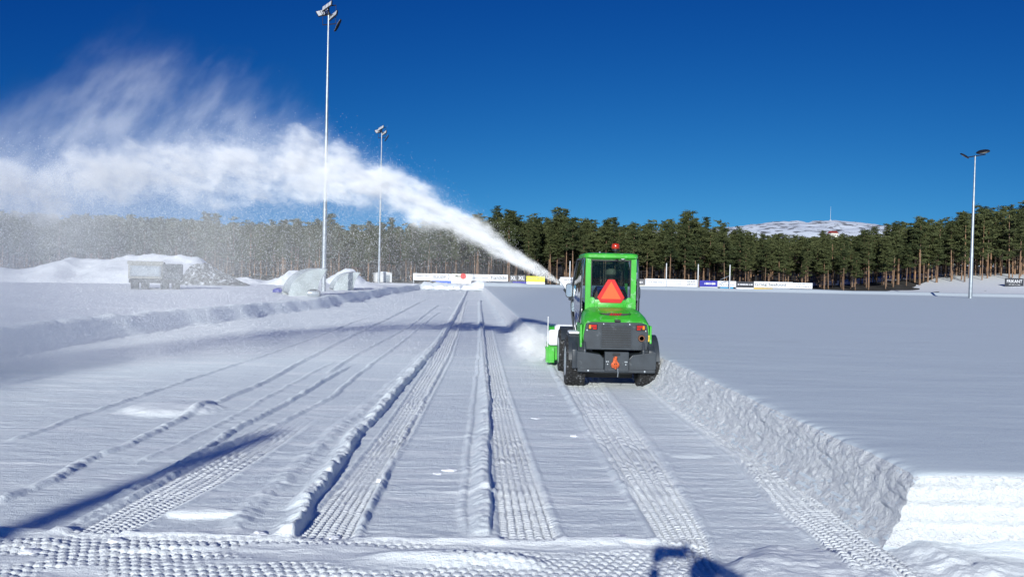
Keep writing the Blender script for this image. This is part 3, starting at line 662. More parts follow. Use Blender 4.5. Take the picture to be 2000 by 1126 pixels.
def hand(wrist, d, palm_n, curl, side):
    "a palm, four bent fingers and a thumb, all skinned from the wrist; d = pointing direction, palm_n = palm normal"
    w_, d, nrm = Vector(wrist), Vector(d).normalized(), Vector(palm_n).normalized(); nrm = (nrm - d*nrm.dot(d)).normalized(); s_ = d.cross(nrm)*side
    out = [(skin_mesh('p', [(w_, .024, .02), (w_+d*.045, .036, .018), (w_+d*.085, .040, .015)], [(0, 1), (1, 2)], 1), Matrix())]
    for k, (o_, L) in enumerate(((-.030, .072), (-.010, .080), (.011, .075), (.030, .058))):
        p = w_+d*.075+s_*o_; js = [(p, .0095)]; a = 0
        for q_ in (.42, .32, .26):
            a += curl*(.7 if q_ > .4 else 1); p = p + (d*math.cos(a)+nrm*math.sin(a))*L*q_; js.append((p, .0088 if q_ > .3 else .0075))
        out.append((skin_mesh('f', js, [(0, 1), (1, 2), (2, 3)], 1), Matrix()))
    p = w_+d*.025-s_*.026; q1 = p+(d*.6-s_*.6+nrm*.35).normalized()*.04; q2 = q1+(d*.8-s_*.1+nrm*.6).normalized()*.032
    out.append((skin_mesh('t', [(p, .012), (q1, .0105), (q2, .009)], [(0, 1), (1, 2)], 1), Matrix())); return out
def person(name, base, J, label, head_at, head_rot, hands, mats, cap=None, hair=True):
    "J: joint dict in world coordinates; body is one skinned surface"
    root = empty(name, base, label=label, cat='person')
    o = Vector(base); L = lambda k: Vector(J[k])-o
    names = ['pelvis', 'waist', 'chest', 'neck0', 'neck1'] + [a+s for s in 'LR' for a in ('sho', 'elb', 'wri', 'hip', 'kne', 'ank', 'toe')]
    rad = dict(pelvis=(.155, .12), waist=(.14, .105), chest=(.165, .115), neck0=(.075, .07), neck1=(.058, .058), sho=(.070, .070), elb=(.050, .050), wri=(.034, .032), hip=(.098, .098), kne=(.068, .068), ank=(.046, .046), toe=(.045, .036))
    idx = {k: i for i, k in enumerate(names)}
    js = [(L(k), *rad[k[:3] if k[:-1] in ('sho', 'elb', 'wri', 'hip', 'kne', 'ank', 'toe') else k]) for k in names]
    ed = [('pelvis', 'waist'), ('waist', 'chest'), ('chest', 'neck0'), ('neck0', 'neck1')]
    for s in 'LR': ed += [('chest', 'sho'+s), ('sho'+s, 'elb'+s), ('elb'+s, 'wri'+s), ('pelvis', 'hip'+s), ('hip'+s, 'kne'+s), ('kne'+s, 'ank'+s), ('ank'+s, 'toe'+s)]
    body = skin_mesh('b', js, [(idx[a], idx[b]) for a, b in ed], 2)
    parts = [(body, Matrix()), (head_mesh('h'), Matrix.Translation(Vector(head_at)-o) @ Euler(head_rot).to_matrix().to_4x4())]
    for s, (d, n_, c_, sd) in hands.items(): parts += [(a, b) for a, b in hand(L('wri'+s), d, n_, c_, sd)]
    me = join_mesh('body', parts); ob = link('body', me, mats['skin'], root)
    # clothes: the same surface grown outwards a little, cut at neck, wrists, waist and ankles
    def cloth(nm, m_, keep, grow):
        c = skin_mesh('c', [(j[0], j[1]+grow, j[2]+grow) for j in js], [(idx[a], idx[b]) for a, b in ed], 2); bm = bmesh.new(); bm.from_mesh(c)
        bmesh.ops.delete(bm, geom=[v for v in bm.verts if not keep(v.co)], context='VERTS'); bm.to_mesh(c); bm.free(); return link(nm, c, m_, root)
    hip = L('pelvis').z+.02; hands_ = [L('wriL'), L('wriR')]; nk = L('neck1').z-.01; feet = [L('ankL'), L('ankR')]
    seated = abs(L('kneL').z-L('hipL').z) < .2; hy = L('pelvis').y+.13
    up = lambda c: (c.z > hip and (not seated or c.y < hy or c.z > hip+.10)) and c.z < nk and all((c-h).length > .03 for h in hands_)
    cloth('jacket', mats['top'], up, .022); cloth('trousers', mats['legs'], lambda c: not up(c) and c.z < hip+.12 and min((c-f).length for f in feet) > .05 and all((c-h).length > .12 for h in hands_), .014)
    for s in 'LR':
        bt = MB(); a, t_ = L('ank'+s), L('toe'+s); f = (t_-a); f.z = 0; f.normalize(); p = Vector((a.x, a.y, min(a.z, t_.z)))
        bt.loft([[p+f*yy+f.cross(Vector((0, 0, 1)))*xx*wd+Vector((0, 0, zz)) for xx, zz in ((-1, -.06), (1, -.06), (1, h_*.5-.03), (.6, h_), (-.6, h_), (-1, h_*.5-.03))] for yy, wd, h_ in ((-.075, .035, .06), (-.03, .047, .09), (.06, .05, .05), (.13, .053, .02), (.19, .035, .0))])
        bt.build('boot', M['black'], root, smooth=True)
    H0 = Matrix.Translation(Vector(head_at)-o) @ Euler(head_rot).to_matrix().to_4x4()
    if hair:
        hm = head_mesh('hair'); bm = bmesh.new(); bm.from_mesh(hm); bmesh.ops.delete(bm, geom=[v for v in bm.verts if v.co.y > .045 or v.co.z < -.05 or (v.co.y > .0 and v.co.z < .03)], context='VERTS')
        for v in bm.verts: v.co *= 1.07
        bm.transform(H0); bm.to_mesh(hm); bm.free(); link('hair', hm, mats['hair'], root)
    if cap:
        cm = MB(); cm.lathe([(.089, .015), (.094, .04), (.090, .085), (.070, .120), (.035, .140), (0, .145)], (0, -.005, 0), 'Z', 28)
        cm.loft([[Vector((u*sc, .078+dv, .028+h_)) for u, dv in ((-.07, 0), (-.05, .05), (0, .07), (.05, .05), (.07, 0))]+[Vector((u*sc, .078+dv, .022+h_)) for u, dv in ((.07, 0), (.05, .05), (0, .07), (-.05, .05), (-.07, 0))] for sc, h_ in ((1, 0), (.99, .006))], True)
        for v in cm.bm.verts: v.co = H0 @ Vector((v.co.x, v.co.y*1.12, v.co.z))
        cm.build('cap', cap, root, smooth=True)
    return root
mats = dict(skin=M['skin'], top=M['jacket'], legs=M['dark_cloth'], hair=M['hair'])
o = TL + Vector((CX+.05, .76, 0))
def J_(d): return {k: o+Vector(v) for k, v in d.items()}
drv = J_(dict(pelvis=(0, -.02, 1.14), waist=(0, -.03, 1.26), chest=(0, -.02, 1.44), neck0=(0, 0, 1.57), neck1=(0, .01, 1.63),
    shoL=(-.185, -.01, 1.50), elbL=(-.25, .14, 1.30), wriL=(-.20, .36, 1.33), shoR=(.185, -.01, 1.50), elbR=(.26, .10, 1.28), wriR=(.20, .14+.10, 1.36),
    hipL=(-.09, .06, 1.13), kneL=(-.14, .46, 1.14), ankL=(-.14, .52, .98-.04), toeL=(-.14, .64, .96-.03), hipR=(.09, .06, 1.13), kneR=(.14, .46, 1.14), ankR=(.14, .52, .94), toeR=(.14, .64, .93)))
person('person', tuple(o+Vector((0, 0, 1.08))), drv, 'driver in blue jacket and beige cap sitting in the green cab, seen from behind', o+Vector((0, .03, 1.745)), (R(-6), 0, R(8)),
       dict(L=((.1, .9, .0), (.3, .2, -.9), .55, 1), R=((-.05, .9, -.05), (-.2, .1, -.9), .6, -1)), mats, cap=M['cap'])

# ------------------------------------------------------------------ photographer behind the lens (throws the shadow in the foreground)
gz = float(H(np.array([.1]), np.array([-.4]))[0])
ph = dict(pelvis=(.16, -.42, .92), waist=(.16, -.42, 1.06), chest=(.15, -.40, 1.33), neck0=(.14, -.37, 1.47), neck1=(.13, -.34, 1.55),
    shoL=(-.03, -.38, 1.41), elbL=(-.14, -.17, 1.38), wriL=(-.10, -.11, 1.66), shoR=(.33, -.38, 1.41), elbR=(.45, -.20, 1.56), wriR=(.16, -.12, 1.72),
    hipL=(.07, -.42, .88), kneL=(.05, -.40, .50), ankL=(.04, -.44, .10), toeL=(.02, -.32, .05), hipR=(.25, -.42, .88), kneR=(.27, -.40, .50), ankR=(.28, -.44, .10), toeR=(.30, -.32, .05))
ph = {k: Vector(v)+Vector((0, 0, gz+.02)) for k, v in ph.items()}
person('person', (.16, -.42, gz+.02), ph, 'photographer in dark clothes on the tracked snow, holding up a phone', Vector((.13, -.32, 1.66+gz+.02)), (R(6), 0, R(10)),
       dict(L=((.1, .25, .95), (.8, .6, 0), .7, 1), R=((-.75, .2, .5), (-.1, .9, -.3), .7, -1)), dict(skin=M['skin'], top=M['dark_cloth'], legs=M['black'], hair=M['hair']))
m = MB(); m.box((.02, -.065, CAM_H+.025), (.165, .009, .078), .004); phn = m.build('phone', M['black']); tag(phn, 'black phone held sideways in both hands of the photographer', 'phone')
m = MB(); m.box((.02, -.071, CAM_H+.025), (.15, .002, .070)); m.build('screen', M['mirror'], phn)
# the tall post behind the photographer whose long shadow crosses the tracks on the left
def along(p, d): k = Vector((math.sin(SUN_AZ), math.cos(SUN_AZ), 0)); return p - k*d
tip = Vector((-2.50, 8.2, 0)); hgt = 9.0; bp_ = along(tip, hgt/math.tan(SUN_EL))
g_ = float(H(np.array([bp_.x]), np.array([bp_.y]))[0])
e = empty('net_mast', (bp_.x, bp_.y, g_), label='tall tapered steel net mast standing behind the photographer', cat='mast')
m = MB(); m.tube([(0, 0, -.1), (0, 0, hgt*.45), (0, 0, hgt*.78), (0, 0, hgt)], [.20, .19, .17, .11], 16); m.build('pole', M['steel'], e, smooth=True)
m = MB(); m.lathe([(.26, -.02), (.26, .05), (.20, .07)], (0, 0, 0), 'Z', 16); m.build('base_plate', M['steel'], e)

# ------------------------------------------------------------------ floodlight masts
def floodmast(base, height, lean, label, kind, sc=1.0):
    e = empty('floodlight_mast', base, label=label, cat='floodlight mast', group='floodlight masts round the field')
    top = Vector((lean*height, 0, height)); P = lambda t: top*t
    if kind == 'quad':
        m = MB()
        for a, b, r0, r1 in ((0, .30, .155, .135), (.30, .55, .122, .105), (.55, .80, .095, .078), (.80, 1.0, .068, .052)): m.tube([P(a)-Vector((0, 0, .02)), P(b)], [r0*sc, r1*sc], 16); m.tube([P(b)-Vector((0, 0, .08)), P(b)+Vector((0, 0, .02))], [r1*sc+.012]*2, 16)
        m.build('pole', M['steel'], e, auto=40)
        m = MB(); m.tube([P(1.0)-Vector((0, 0, .9)), P(1.0)+Vector((.0, 0, .75))], .05, 10)
        for z in (-.55, .05, .65): m.tube([P(1)+Vector((-.42, .18, z)), P(1)+Vector((.50, -.12, z))], .035, 8)
        m.tube([P(1)+Vector((-.42, .18, -.55)), P(1)+Vector((-.42, .18, .65))], .02, 6); m.tube([P(1)+Vector((.50, -.12, -.55)), P(1)+Vector((.50, -.12, .65))], .02, 6)
        m.build('bracket', M['black'], e)
        for k, (dx, dy, dz, rz, rx) in enumerate(((-.05, -.20, .55, -28, 62), (.30, -.05, -.02, -35, 62), (.55, .20, -.55, -60, 58), (-.45, .35, .30, 25, 60))):
            h = MB(); h.box((0, 0, 0), (.86, .07, .48), .02)
            for q_ in range(7): h.box((-.36+.12*q_, .06, 0), (.02, .06, .42))
            o = h.build('floodlight', M['black'], e, loc=tuple(P(1)+Vector((dx, dy, dz)))); o.rotation_euler = (R(-(90-rx)), R(-22), R(rz))
            l_ = MB()
            for q_ in range(3): l_.box((-.275+.275*q_, -.040, 0), (.24, .012, .40), .005)
            l_.build('lamp_lens', M['lamp'], o)
    else:
        m = MB(); m.tube([P(0)-Vector((0, 0, .1)), P(.35), P(.36), P(.68), P(.69), P(1)], [.17, .145, .125, .105, .09, .055], 16); m.build('pole', M['steel'], e, auto=40)
        m = MB(); m.tube([P(1)+Vector((-.75, 0, -.15)), P(1)+Vector((.95, 0, .16))], .05, 8); m.build('bracket', M['black'], e)
        for dx, dz, rz in ((-1.0, -.02, 30), (.72, .40, -25)):
            h = MB(); n = 18; ell = [(.56*math.cos(2*math.pi*i/n), .34*math.sin(2*math.pi*i/n)) for i in range(n)]
            h.loft([[Vector((u*s_, v*s_, z)) for u, v in ell] for s_, z in ((1, -.05), (1.03, .0), (.85, .08), (.4, .11))]); o = h.build('floodlight', M['black'], e, loc=tuple(P(1)+Vector((dx, 0, dz)))); o.rotation_euler = (R(35), R(12 if dx < 0 else -8), R(rz))
            l_ = MB(); l_.loft([[Vector((u*.82, v*.82, z)) for u, v in ell] for z in (-.065, -.052)]); l_.build('lamp_lens', M['lamp'], o)
    return e
def ground_left(x, y): return float(H(np.array([x]), np.array([float(y)]), False)[0]) + .25*float((fbm(np.array([x*.08]), np.array([y*.08]), 3, 130)[0]-.4)*ss(-11, -20, x))
p = at(632, 566, 50.5); floodmast((p.x, p.y, ground_left(p.x, p.y)), 18.0, .0015, 'tall galvanised floodlight mast beside the curved shelters, nearest mast in view', 'quad')
p = at(740, 553, 92); floodmast((p.x, p.y, .4), 18.0, .001, 'distant floodlight mast rising behind the small white shed', 'quad')
p = at(1895, 583, 72); floodmast((p.x, p.y, .5), 13.3, .004, 'floodlight mast with two oval lamps on the right side of the field', 'twin')

# ------------------------------------------------------------------ team shelters
M['poly'] = mat('milky_polycarbonate', (0.40, 0.45, 0.46), 0.35, var=0.15, vscale=2, bump=.0, spec=.5)
def shelter(loc, rz, L, Hh, D, label):
    e = empty('team_shelter', loc, rz, label=label, cat='dugout', group='curved team shelters beside the field')
    arc = [(D*(1-math.cos(t))-D*.0, Hh*math.sin(t)) for t in [R(a) for a in np.linspace(8, 100, 14)]]     # x forward, z up
    # local: shell opens towards +X (the field), runs along Y
    s_ = MB(); s_.loft([[Vector((u, -L/2, z)), Vector((u, L/2, z)), Vector((u*.985+.01, L/2, z-.012)), Vector((u*.985+.01, -L/2, z-.012))] for u, z in arc]); s_.build('shell', M['poly'], e, auto=30)
    for y in (-L/2, L/2):
        q_ = MB(); pr = [(u, z) for u, z in arc]+[(arc[-1][0]*.80, arc[-1][1]*.55), (arc[-1][0]*.72, .0), (0.02, 0)]; q_.prism(pr, y-.008, y+.008, 'Y'); q_.build('end_panel', M['poly'], e)
    r_ = MB()
    for k in range(5):
        y = -L/2+L*k/4; r_.tube([(u+.012, y, z+.015) for u, z in arc], .022, 6)
    for i in (0, 6, 13): r_.tube([(arc[i][0]+.01, -L/2, arc[i][1]+.012), (arc[i][0]+.01, L/2, arc[i][1]+.012)], .016, 6)
    for y in (-L/2, L/2): r_.tube([(arc[-1][0]*.72, y, 0), (arc[-1][0]*.80, y, arc[-1][1]*.55), (arc[-1][0], y, arc[-1][1])], .02, 6)
    r_.build('rib_frame', M['steel'], e, smooth=True)
    b_ = MB(); b_.box((D*.35, 0, .12), (.35, L*.92, .06), .01)
    for k in range(8): b_.box((D*.28, -L*.42+L*.12*k, .32), (.08, .34, .36), .03)
    b_.build('bench_seat', M['grey'], e); return e
p = on(585, 577, .46); shelter((p.x-1.05, 40.6, ground_left(p.x-.7, 40)-.05), R(22), 3.4, 1.45, 1.65, 'milky curved team shelter left of the tall mast, the nearer of two')
p = on(672, 566, .46); shelter((p.x-1.35, 56, ground_left(p.x-.9, 56)-.05), R(18), 3.6, 1.40, 1.6, 'milky curved team shelter right of the tall mast, the farther of two')
# dark things half buried near the shelters
def lump(name, loc, s, mt, label, cat, seed=0, sn=None, amp=.35, parent=None):
    bm = bmesh.new(); bmesh.ops.create_icosphere(bm, subdivisions=4, radius=1)
    P_ = np.array([v.co[:] for v in bm.verts]); n_ = fbm(P_[:, 0]*1.5+seed*3.1, P_[:, 1]*1.5+P_[:, 2]*1.3+seed, 4, seed)-.5
    for v, k in zip(bm.verts, n_): v.co = Vector((v.co.x*s[0], v.co.y*s[1], max(v.co.z, -.25)*s[2]))*(1+amp*2*k)
    me = bpy.data.meshes.new(name); bm.to_mesh(me); bm.free(); me.polygons.foreach_set('use_smooth', [True]*len(me.polygons))
    o = link(name, me, mt, parent, loc)
    if not parent: tag(o, label, cat)
    return o
M['tarp'] = mat('blue_tarp', (0.02, 0.03, 0.28), .5)
M['rock'] = mat('dark_earth_rubble', (0.08, 0.078, 0.075), .9, var=.3, vscale=4, bump=.08, bscale=4, grime=((.8, .84, .9), 3.0, .50, .95))
p = on(623, 566, .46); b_ = lump('folded_tarp', (p.x, 43.5, .55), (.30, .25, .22), M['tarp'], 'small blue folded tarp on the snow between shelter and tall mast', 'tarp', 3)
p = on(648, 566, .46); lump('equipment_heap', (p.x, 45, .55), (.5, .4, .25), M['grey'], 'dark low equipment heap half buried just right of the tall mast', 'equipment', 4)
# white gas bottle like cylinder lying in front of the near shelter
p = on(612, 579, .46); e = empty('storage_drum', (p.x, p.y, .55), R(15), label='grey drum lying on the snow in front of the nearer shelter', cat='drum')
m = MB(); m.lathe([(0, -.30), (.14, -.29), (.17, -.22), (.17, .22), (.14, .29), (0, .30)], (0, 0, .08), 'X', 20); m.build('barrel', M['steel'], e, auto=40)
m = MB(); m.lathe([(0, 0), (.1, 0), (.1, .03), (0, .035)], (.30, 0, .08), 'X', 14); m.box((.0, 0, .26), (.35, .2, .05), .02); m.build('drum_cap', M['grey'], e)
# shed
p = at(744, 553, 94.5); e = empty('storage_shed', (p.x+.2, 94.5, .42), R(20), label='small white corrugated shed beyond the second mast', cat='shed')
m = MB()
for k in range(14): m.box((-.95+k*.146, -.75, .62), (.075, .03, 1.24), .01)
m.box((0, 0, .62), (2.0, 1.45, 1.24)); m.build('wall', M['white'], e)
m = MB(); m.prism([(-1.1, 1.22), (1.1, 1.22), (1.0, 1.30), (0, 1.50), (-1.0, 1.30)], -.85, .85, 'Y', .02); m.build('roof', M['white'], e)
m = MB(); m.box((.45, -.775, .55), (.6, .02, 1.0)); m.build('door', M['steel'], e)

# ------------------------------------------------------------------ dumper in the snow mist
p = on(300, 563, .46); yT = 46.0; cxT = at(300, 560, yT).x; gzT = ground_left(cxT, yT)
e = empty('dump_truck', (cxT, yT, gzT), R(21), label='dumper with cream box and dark cab, half veiled by drifting snow', cat='truck')
M['cream'] = mat('cream_paint', (.28, .275, .24), .55, var=.08)
m = MB(); m.box((-.42, .9, 1.12), (1.85, 2.6, 1.02), .03); m.box((-.42, -.42, 1.56), (1.95, .06, .20), .02); box = m.build('dump_box', M['cream'], e)
m = MB(); m.box((-.42, -.425, 1.09), (1.52, .03, .56), .02); m.box((-.42, -.46, 1.36), (1.62, .05, .05), .01); m.box((-.42, -.46, .80), (1.62, .05, .05), .01)
for x in (-1.22, .38): m.box((x, -.46, 1.08), (.05, .05, .6), .01)
m.build('tailgate', M['steel'], box); 
m = MB(); m.box((1.02, .7, 1.02), (1.05, 2.2, 1.02), .08); m.box((1.02, -.42, .98), (.85, .06, .6), .02); cabT = m.build('cab', M['grey'], e)
m = MB(); m.box((1.02, -.46, 1.2), (.7, .02, .3)); m.build('cab_window', M['glass'], cabT)
m = MB(); m.box((-.1, .8, .48), (2.4, 2.6, .22), .03); m.build('chassis', M['black'], e)
for x, w_ in ((-1.0, .42), (-.45, .42), (.62, .46), (1.22, .46)):
    wh = empty('wheel', (x, -.1, .36)); wh.parent = e
    m = MB(); m.lathe([(.18, -w_*.4), (.24, -w_*.5), (.36, -w_*.48), (.40, -w_*.3), (.40, w_*.3), (.36, w_*.48), (.24, w_*.5), (.18, w_*.4)], (0, 0, 0), 'X', 28)
    for k in range(20):
        a = 2*math.pi*k/20; m.box((0, .405*math.cos(a), .405*math.sin(a)), (w_*.8, .06, .03), rot=(a-math.pi/2, 0, 0))
    m.build('tyre', M['rubber'], wh); m = MB(); m.lathe([(0, -.12), (.17, -.11), (.18, .11), (0, .12)], (0, 0, 0), 'X', 18); m.build('rim', M['rim'], wh)

# ------------------------------------------------------------------ snow heaps
def heap(name, cx, cy, prof, depth, seed, label, mt=None, rough=.10, base=.4, cat='snow heap', scoop=None):
    "prof = [(x, height)] crest profile in metres; a real mound with depth, rough and lumpy"
    xs_ = np.linspace(prof[0][0], prof[-1][0], 150); vs_ = np.linspace(-1, 1, 70); U, V_ = np.meshgrid(xs_, vs_)
    hp = np.interp(U, [a for a, _ in prof], [b for _, b in prof]); sh = np.clip(1-np.abs(V_)**1.35, 0, 1)
    n = fbm(U*.6+seed, V_*depth*.4, 3, seed)-.5; n2 = fbm(U*2.6, V_*depth*1.8, 4, seed+9)-.5
    z = hp*sh*(1+.35*n) + rough*n2*.55*np.minimum(hp, 1.2)*np.sqrt(sh)
    if scoop: z = z*(1-.55*np.exp(-(((U-scoop[0])/scoop[1])**2+((V_+.5)/.35)**2)))
    y = V_*depth*(.8+.2*fbm(U*.3, V_*0, 2, seed+3)); z = z-.12*(1-sh)-.02
    o = link(name, np_mesh(name, np.stack([U, y, z], -1).reshape(-1, 3), grid_faces(150, 70)), mt or M['snow_soft'], None, (cx, cy, base)); return tag(o, label, cat)
hx = lambda px, Y: at(px, 540, Y).x
heap('snow_heap', 0, 64, [(hx(-260, 64), .2), (hx(-80, 64), 1.5), (hx(20, 64), 1.0), (hx(80, 64), 1.2), (hx(150, 64), 2.1), (hx(200, 64), 2.2), (hx(270, 64), 2.2), (hx(345, 64), 2.45), (hx(385, 64), 2.2), (hx(425, 64), 1.0), (hx(470, 64), .1)], 7.5, 11, 'long high heap of dumped snow behind the dumper', scoop=(hx(195, 64), 1.2), rough=.35)
heap('rubble_heap', 0, 60, [(hx(352, 60), .2), (hx(378, 60), 1.75), (hx(400, 60), 1.9), (hx(425, 60), 1.35), (hx(455, 60), .7), (hx(490, 60), .05)], 3.5, 19, 'dark rubble heap mixed with snow at the right end of the long snow heap', M['rock'], rough=.6, cat='rubble heap')
heap('snow_heap', 0, 67, [(hx(420, 67), .1), (hx(470, 67), .7), (hx(520, 67), .4), (hx(545, 67), .8), (hx(565, 67), 1.5), (hx(600, 67), .9), (hx(625, 67), .7), (hx(650, 67), .1)], 3.5, 23, 'lumpy snow heap behind the nearer curved shelter', rough=.5)
heap('snow_heap', 0, 70, [(hx(610, 70), .1), (hx(640, 70), .7), (hx(675, 70), 1.65), (hx(690, 70), 1.5), (hx(715, 70), .5), (hx(760, 70), .05)], 3.5, 27, 'pointed snow heap behind the farther curved shelter', rough=.2)
heap('snow_heap', 0, 84.0, [(hx(905, 84), .02), (hx(925, 84), .5), (hx(935, 84), .75), (hx(950, 84), .55), (hx(985, 84), .02)], 1.6, 31, 'small pointed snow heap in front of the board with blue lower row', rough=.1)
for i, (px, w_, h_, lab) in enumerate(((838, .5, .42, 'snow block pushed up below the blue board, leftmost of the row'), (862, .6, .5, 'snow block pushed up at the lane end, second of the row'), (884, .45, .40, 'short snow block in the middle of the lane end row'), (915, 1.3, .5, 'long flat snow block closing the lane end on the right'))):
    lump('snow_block', (hx(px, 83), 83.2, .18), (w_*1.25, .6, h_*.8), M['snow_soft'], lab, 'snow block', 40+i, amp=.42)
for i, (px, py, w_, h_, lab) in enumerate(((828, 553, 1.0, .75, 'dark rubble lump with snow left of the blue board'), (845, 552, .7, .95, 'round snowy boulder just left of the blue board'), (815, 556, 1.0, .45, 'low dark rubble below the leftmost white board'))):
    lump('rubble_pile', (hx(px, 86), 86, .35), (w_*.8, .6, h_*.6), M['rock'], lab, 'rubble', 50+i, amp=.3)

# ------------------------------------------------------------------ advertising boards
BY = 88.0
INK = mat('board_ink', (.03, .03, .035), .6, var=.02); GREYINK = mat('faded_ink', (.22, .22, .25), .6); WINK = mat('white_ink', (.8, .8, .82), .6, var=.02)
def bcol(n, c): return mat(n, c, .55, var=.04, vscale=1.5)
BC = dict(w=bcol('board_white', (.70, .71, .73)), c=bcol('board_cream', (.70, .68, .60)), b=bcol('board_blue', (.02, .10, .50)), n=bcol('board_navy', (.02, .02, .30)), k=bcol('board_black', (.03, .032, .04)), s=bcol('board_steel', (.08, .10, .15)), y=bcol('board_yellow', (.72, .68, .05)), o=bcol('board_orange_yellow', (.80, .52, .03)), t=bcol('board_turquoise', (.02, .28, .50)), l=bcol('board_light_blue', (.28, .42, .66)), g=bcol('board_grey', (.12, .12, .13)))
RED = bcol('red_disc', (.62, .02, .02))
def board(x0, y0, x1, y1, c, label, texts=(), dashes=(), Y=BY, extra=None):
    a, b = at(x0, y0, Y), at(x1, y1, Y); ylow = at((x0+x1)/2, y1, Y).z; yup = at((x0+x1)/2, y0, Y).z
    W_, H_ = b.x-a.x, yup-ylow
    e = empty('advertising_board', ((a.x+b.x)/2, Y, ylow), label=label, cat='advertising board', group='advertising boards at the far end of the field')
    m = MB(); m.box((0, 0, H_/2), (W_-.012, .04, H_-.012)); m.build('panel', BC[c], e)
    m = MB()
    for k in range(max(2, int(W_/2.2)+1)): m.box((-W_/2+.05+(W_-.1)*k/max(1, int(W_/2.2) if W_ > 2.2 else 1), .055, H_/2-ylow/2+.1), (.05, .05, H_+ylow-.3))
    m.build('post', M['steel'], e)
    for t_, u, v, h, wd, ink in texts: text_mesh('lettering', t_, {'k': INK, 'w': WINK, 'g': GREYINK, 'r': RED}[ink], e, (u*W_, -.026, v*H_), h*H_*1.3, width=wd*W_, bold=.006*h)
    for u, v, wd, h, ink in dashes:      # worn lettering, too faint to spell out
        m = MB(); rng = random.Random(int(u*999+v*77+x0)); x = (u-wd/2)*W_; end = (u+wd/2)*W_
        while x < end:
            w_ = rng.uniform(.05, .12); m.box((x+w_/2, -.024, v*H_), (w_*.75, .006, h*H_*rng.uniform(.7, 1))); x += w_+rng.choice((0, 0, .06))
        m.build('worn_lettering', {'k': INK, 'w': WINK, 'g': GREYINK}[ink], e)
    if extra: extra(e, W_, H_)
    return e
def disc(e, W_, H_): m = MB(); m.lathe([(.0, -.03), (.33, -.03), (.33, .03), (0, .03)], (.10*W_, -.01, H_*.80), 'Y', 28); m.build('red_disc', RED, e)
def swoosh(e, W_, H_): m = MB(); m.tube([(.36*W_, -.03, H_*.9), (.40*W_, -.03, H_*.6), (.36*W_, -.03, H_*.15)], .03, 6); m.build('logo_mark', INK, e)
board(807, 533.5, 842, 547, 'w', 'white board with faint grey lines, leftmost of the far row', dashes=[(-.02, .62, .75, .24, 'g'), (-.15, .25, .5, .12, 'g')])
board(842.5, 534, 881, 548, 'w', 'white board with dark capital lettering and a curved mark above the blue one', [('ELKJØP', -.08, .5, .42, .62, 'k')], extra=swoosh)
board(844, 548, 881, 557, 'b', 'bright blue board with a white bar, in the lower row', dashes=[(0, .45, .55, .32, 'w')])
board(881.5, 534.5, 920, 557.5, 'c', 'tall cream board carrying a red disc', [('Me', -.18, .80, .24, .22, 'k')], [(.0, .40, .40, .04, 'g')], extra=disc)
board(920.5, 535.5, 956, 548.5, 'w', 'white board with a pale grey line of lettering left of the haldde lettering board'.replace(' haldde', ''), dashes=[(0, .45, .85, .16, 'g')])
board(956.5, 536, 992, 549, 'w', 'white board with large dark lowercase lettering above a navy row', [('haldde', 0, .52, .55, .86, 'k')])
board(920.5, 549.5, 962, 558.5, 's', 'dark blue board in the lower row behind the small snow heap', dashes=[(.25, .4, .3, .4, 'w')])
board(962.5, 549.5, 1000, 558.5, 's', 'dark blue board with white blocks, lower row below the large lowercase lettering', dashes=[(-.1, .4, .3, .4, 'w'), (.32, .4, .25, .7, 'w')])
for x0, x1, w_ in ((996, 1010, 'left'), (1011, 1026, 'right')): board(x0, 537, x1, 549, 'g', 'small dark board with two bold white letters, %s one of the pair' % w_, [('XL', 0, .5, .62, .78, 'w')])
board(1001, 549.5, 1027.5, 559.5, 'n', 'navy board under the pair of small dark boards', dashes=[(0, .55, .7, .2, 'w')])
board(1028, 539, 1064, 550, 'y', 'yellow board with a green tint, upper half above a white one', dashes=[(-.1, .6, .6, .2, 'g')]); board(1028, 550.2, 1064, 560, 'w', 'white board below the yellow one', dashes=[(.1, .4, .5, .2, 'g')])
board(1094, 541, 1124, 562, 'w', 'white board beside the snow blower chute, left of the cab', dashes=[(0, .75, .7, .12, 'g'), (0, .5, .5, .12, 'g')])
board(1236, 544.5, 1260, 556, 'g', 'grey board just right of the loader cab', dashes=[(0, .45, .6, .35, 'w')]); board(1236, 556.2, 1260, 567, 'c', 'cream board under the grey one beside the cab mirror', dashes=[(.1, .5, .5, .2, 'g')])
board(1260.5, 544, 1301, 567.5, 'w', 'tall white board with spaced thin lettering, first right of the cab', dashes=[(0, .70, .75, .10, 'g'), (0, .28, .65, .12, 'k')])
board(1301.5, 545, 1337, 568, 'w', 'tall white board with faint outline between two net posts', dashes=[(0, .80, .6, .06, 'g'), (0, .62, .6, .06, 'g'), (0, .3, .6, .08, 'g')])
board(1337.5, 546, 1362, 568.5, 'w', 'white board with two stacked rows of grey capitals', [('GLASS', 0, .83, .20, .64, 'k'), ('SERVICE', 0, .58, .20, .70, 'k')], [(0, .2, .8, .12, 'k')])
board(1366.5, 547.5, 1401, 559.5, 'n', 'deep blue board with white bar, right of the two capital rows', dashes=[(.08, .5, .62, .35, 'w')]); board(1366.5, 559.8, 1401, 569.5, 'w', 'white board below the deep blue one', dashes=[(0, .5, .6, .2, 'g')])
board(1401.5, 548.5, 1437.5, 560, 'w', 'white board with fine grey lines above the turquoise one', dashes=[(0, .3, .8, .2, 'g'), (0, .8, .7, .1, 'g')]); board(1406, 560.3, 1432, 570, 't', 'turquoise board in the lower row', dashes=[(0, .5, .75, .35, 'w')])
board(1438, 549.5, 1472, 561, 'k', 'long black board with small white capitals, upper row', dashes=[(0, .5, .85, .22, 'w')]); board(1438, 561.3, 1472, 571, 'w', 'white board with blue tip under the black board', dashes=[(-.2, .5, .4, .15, 'g')])
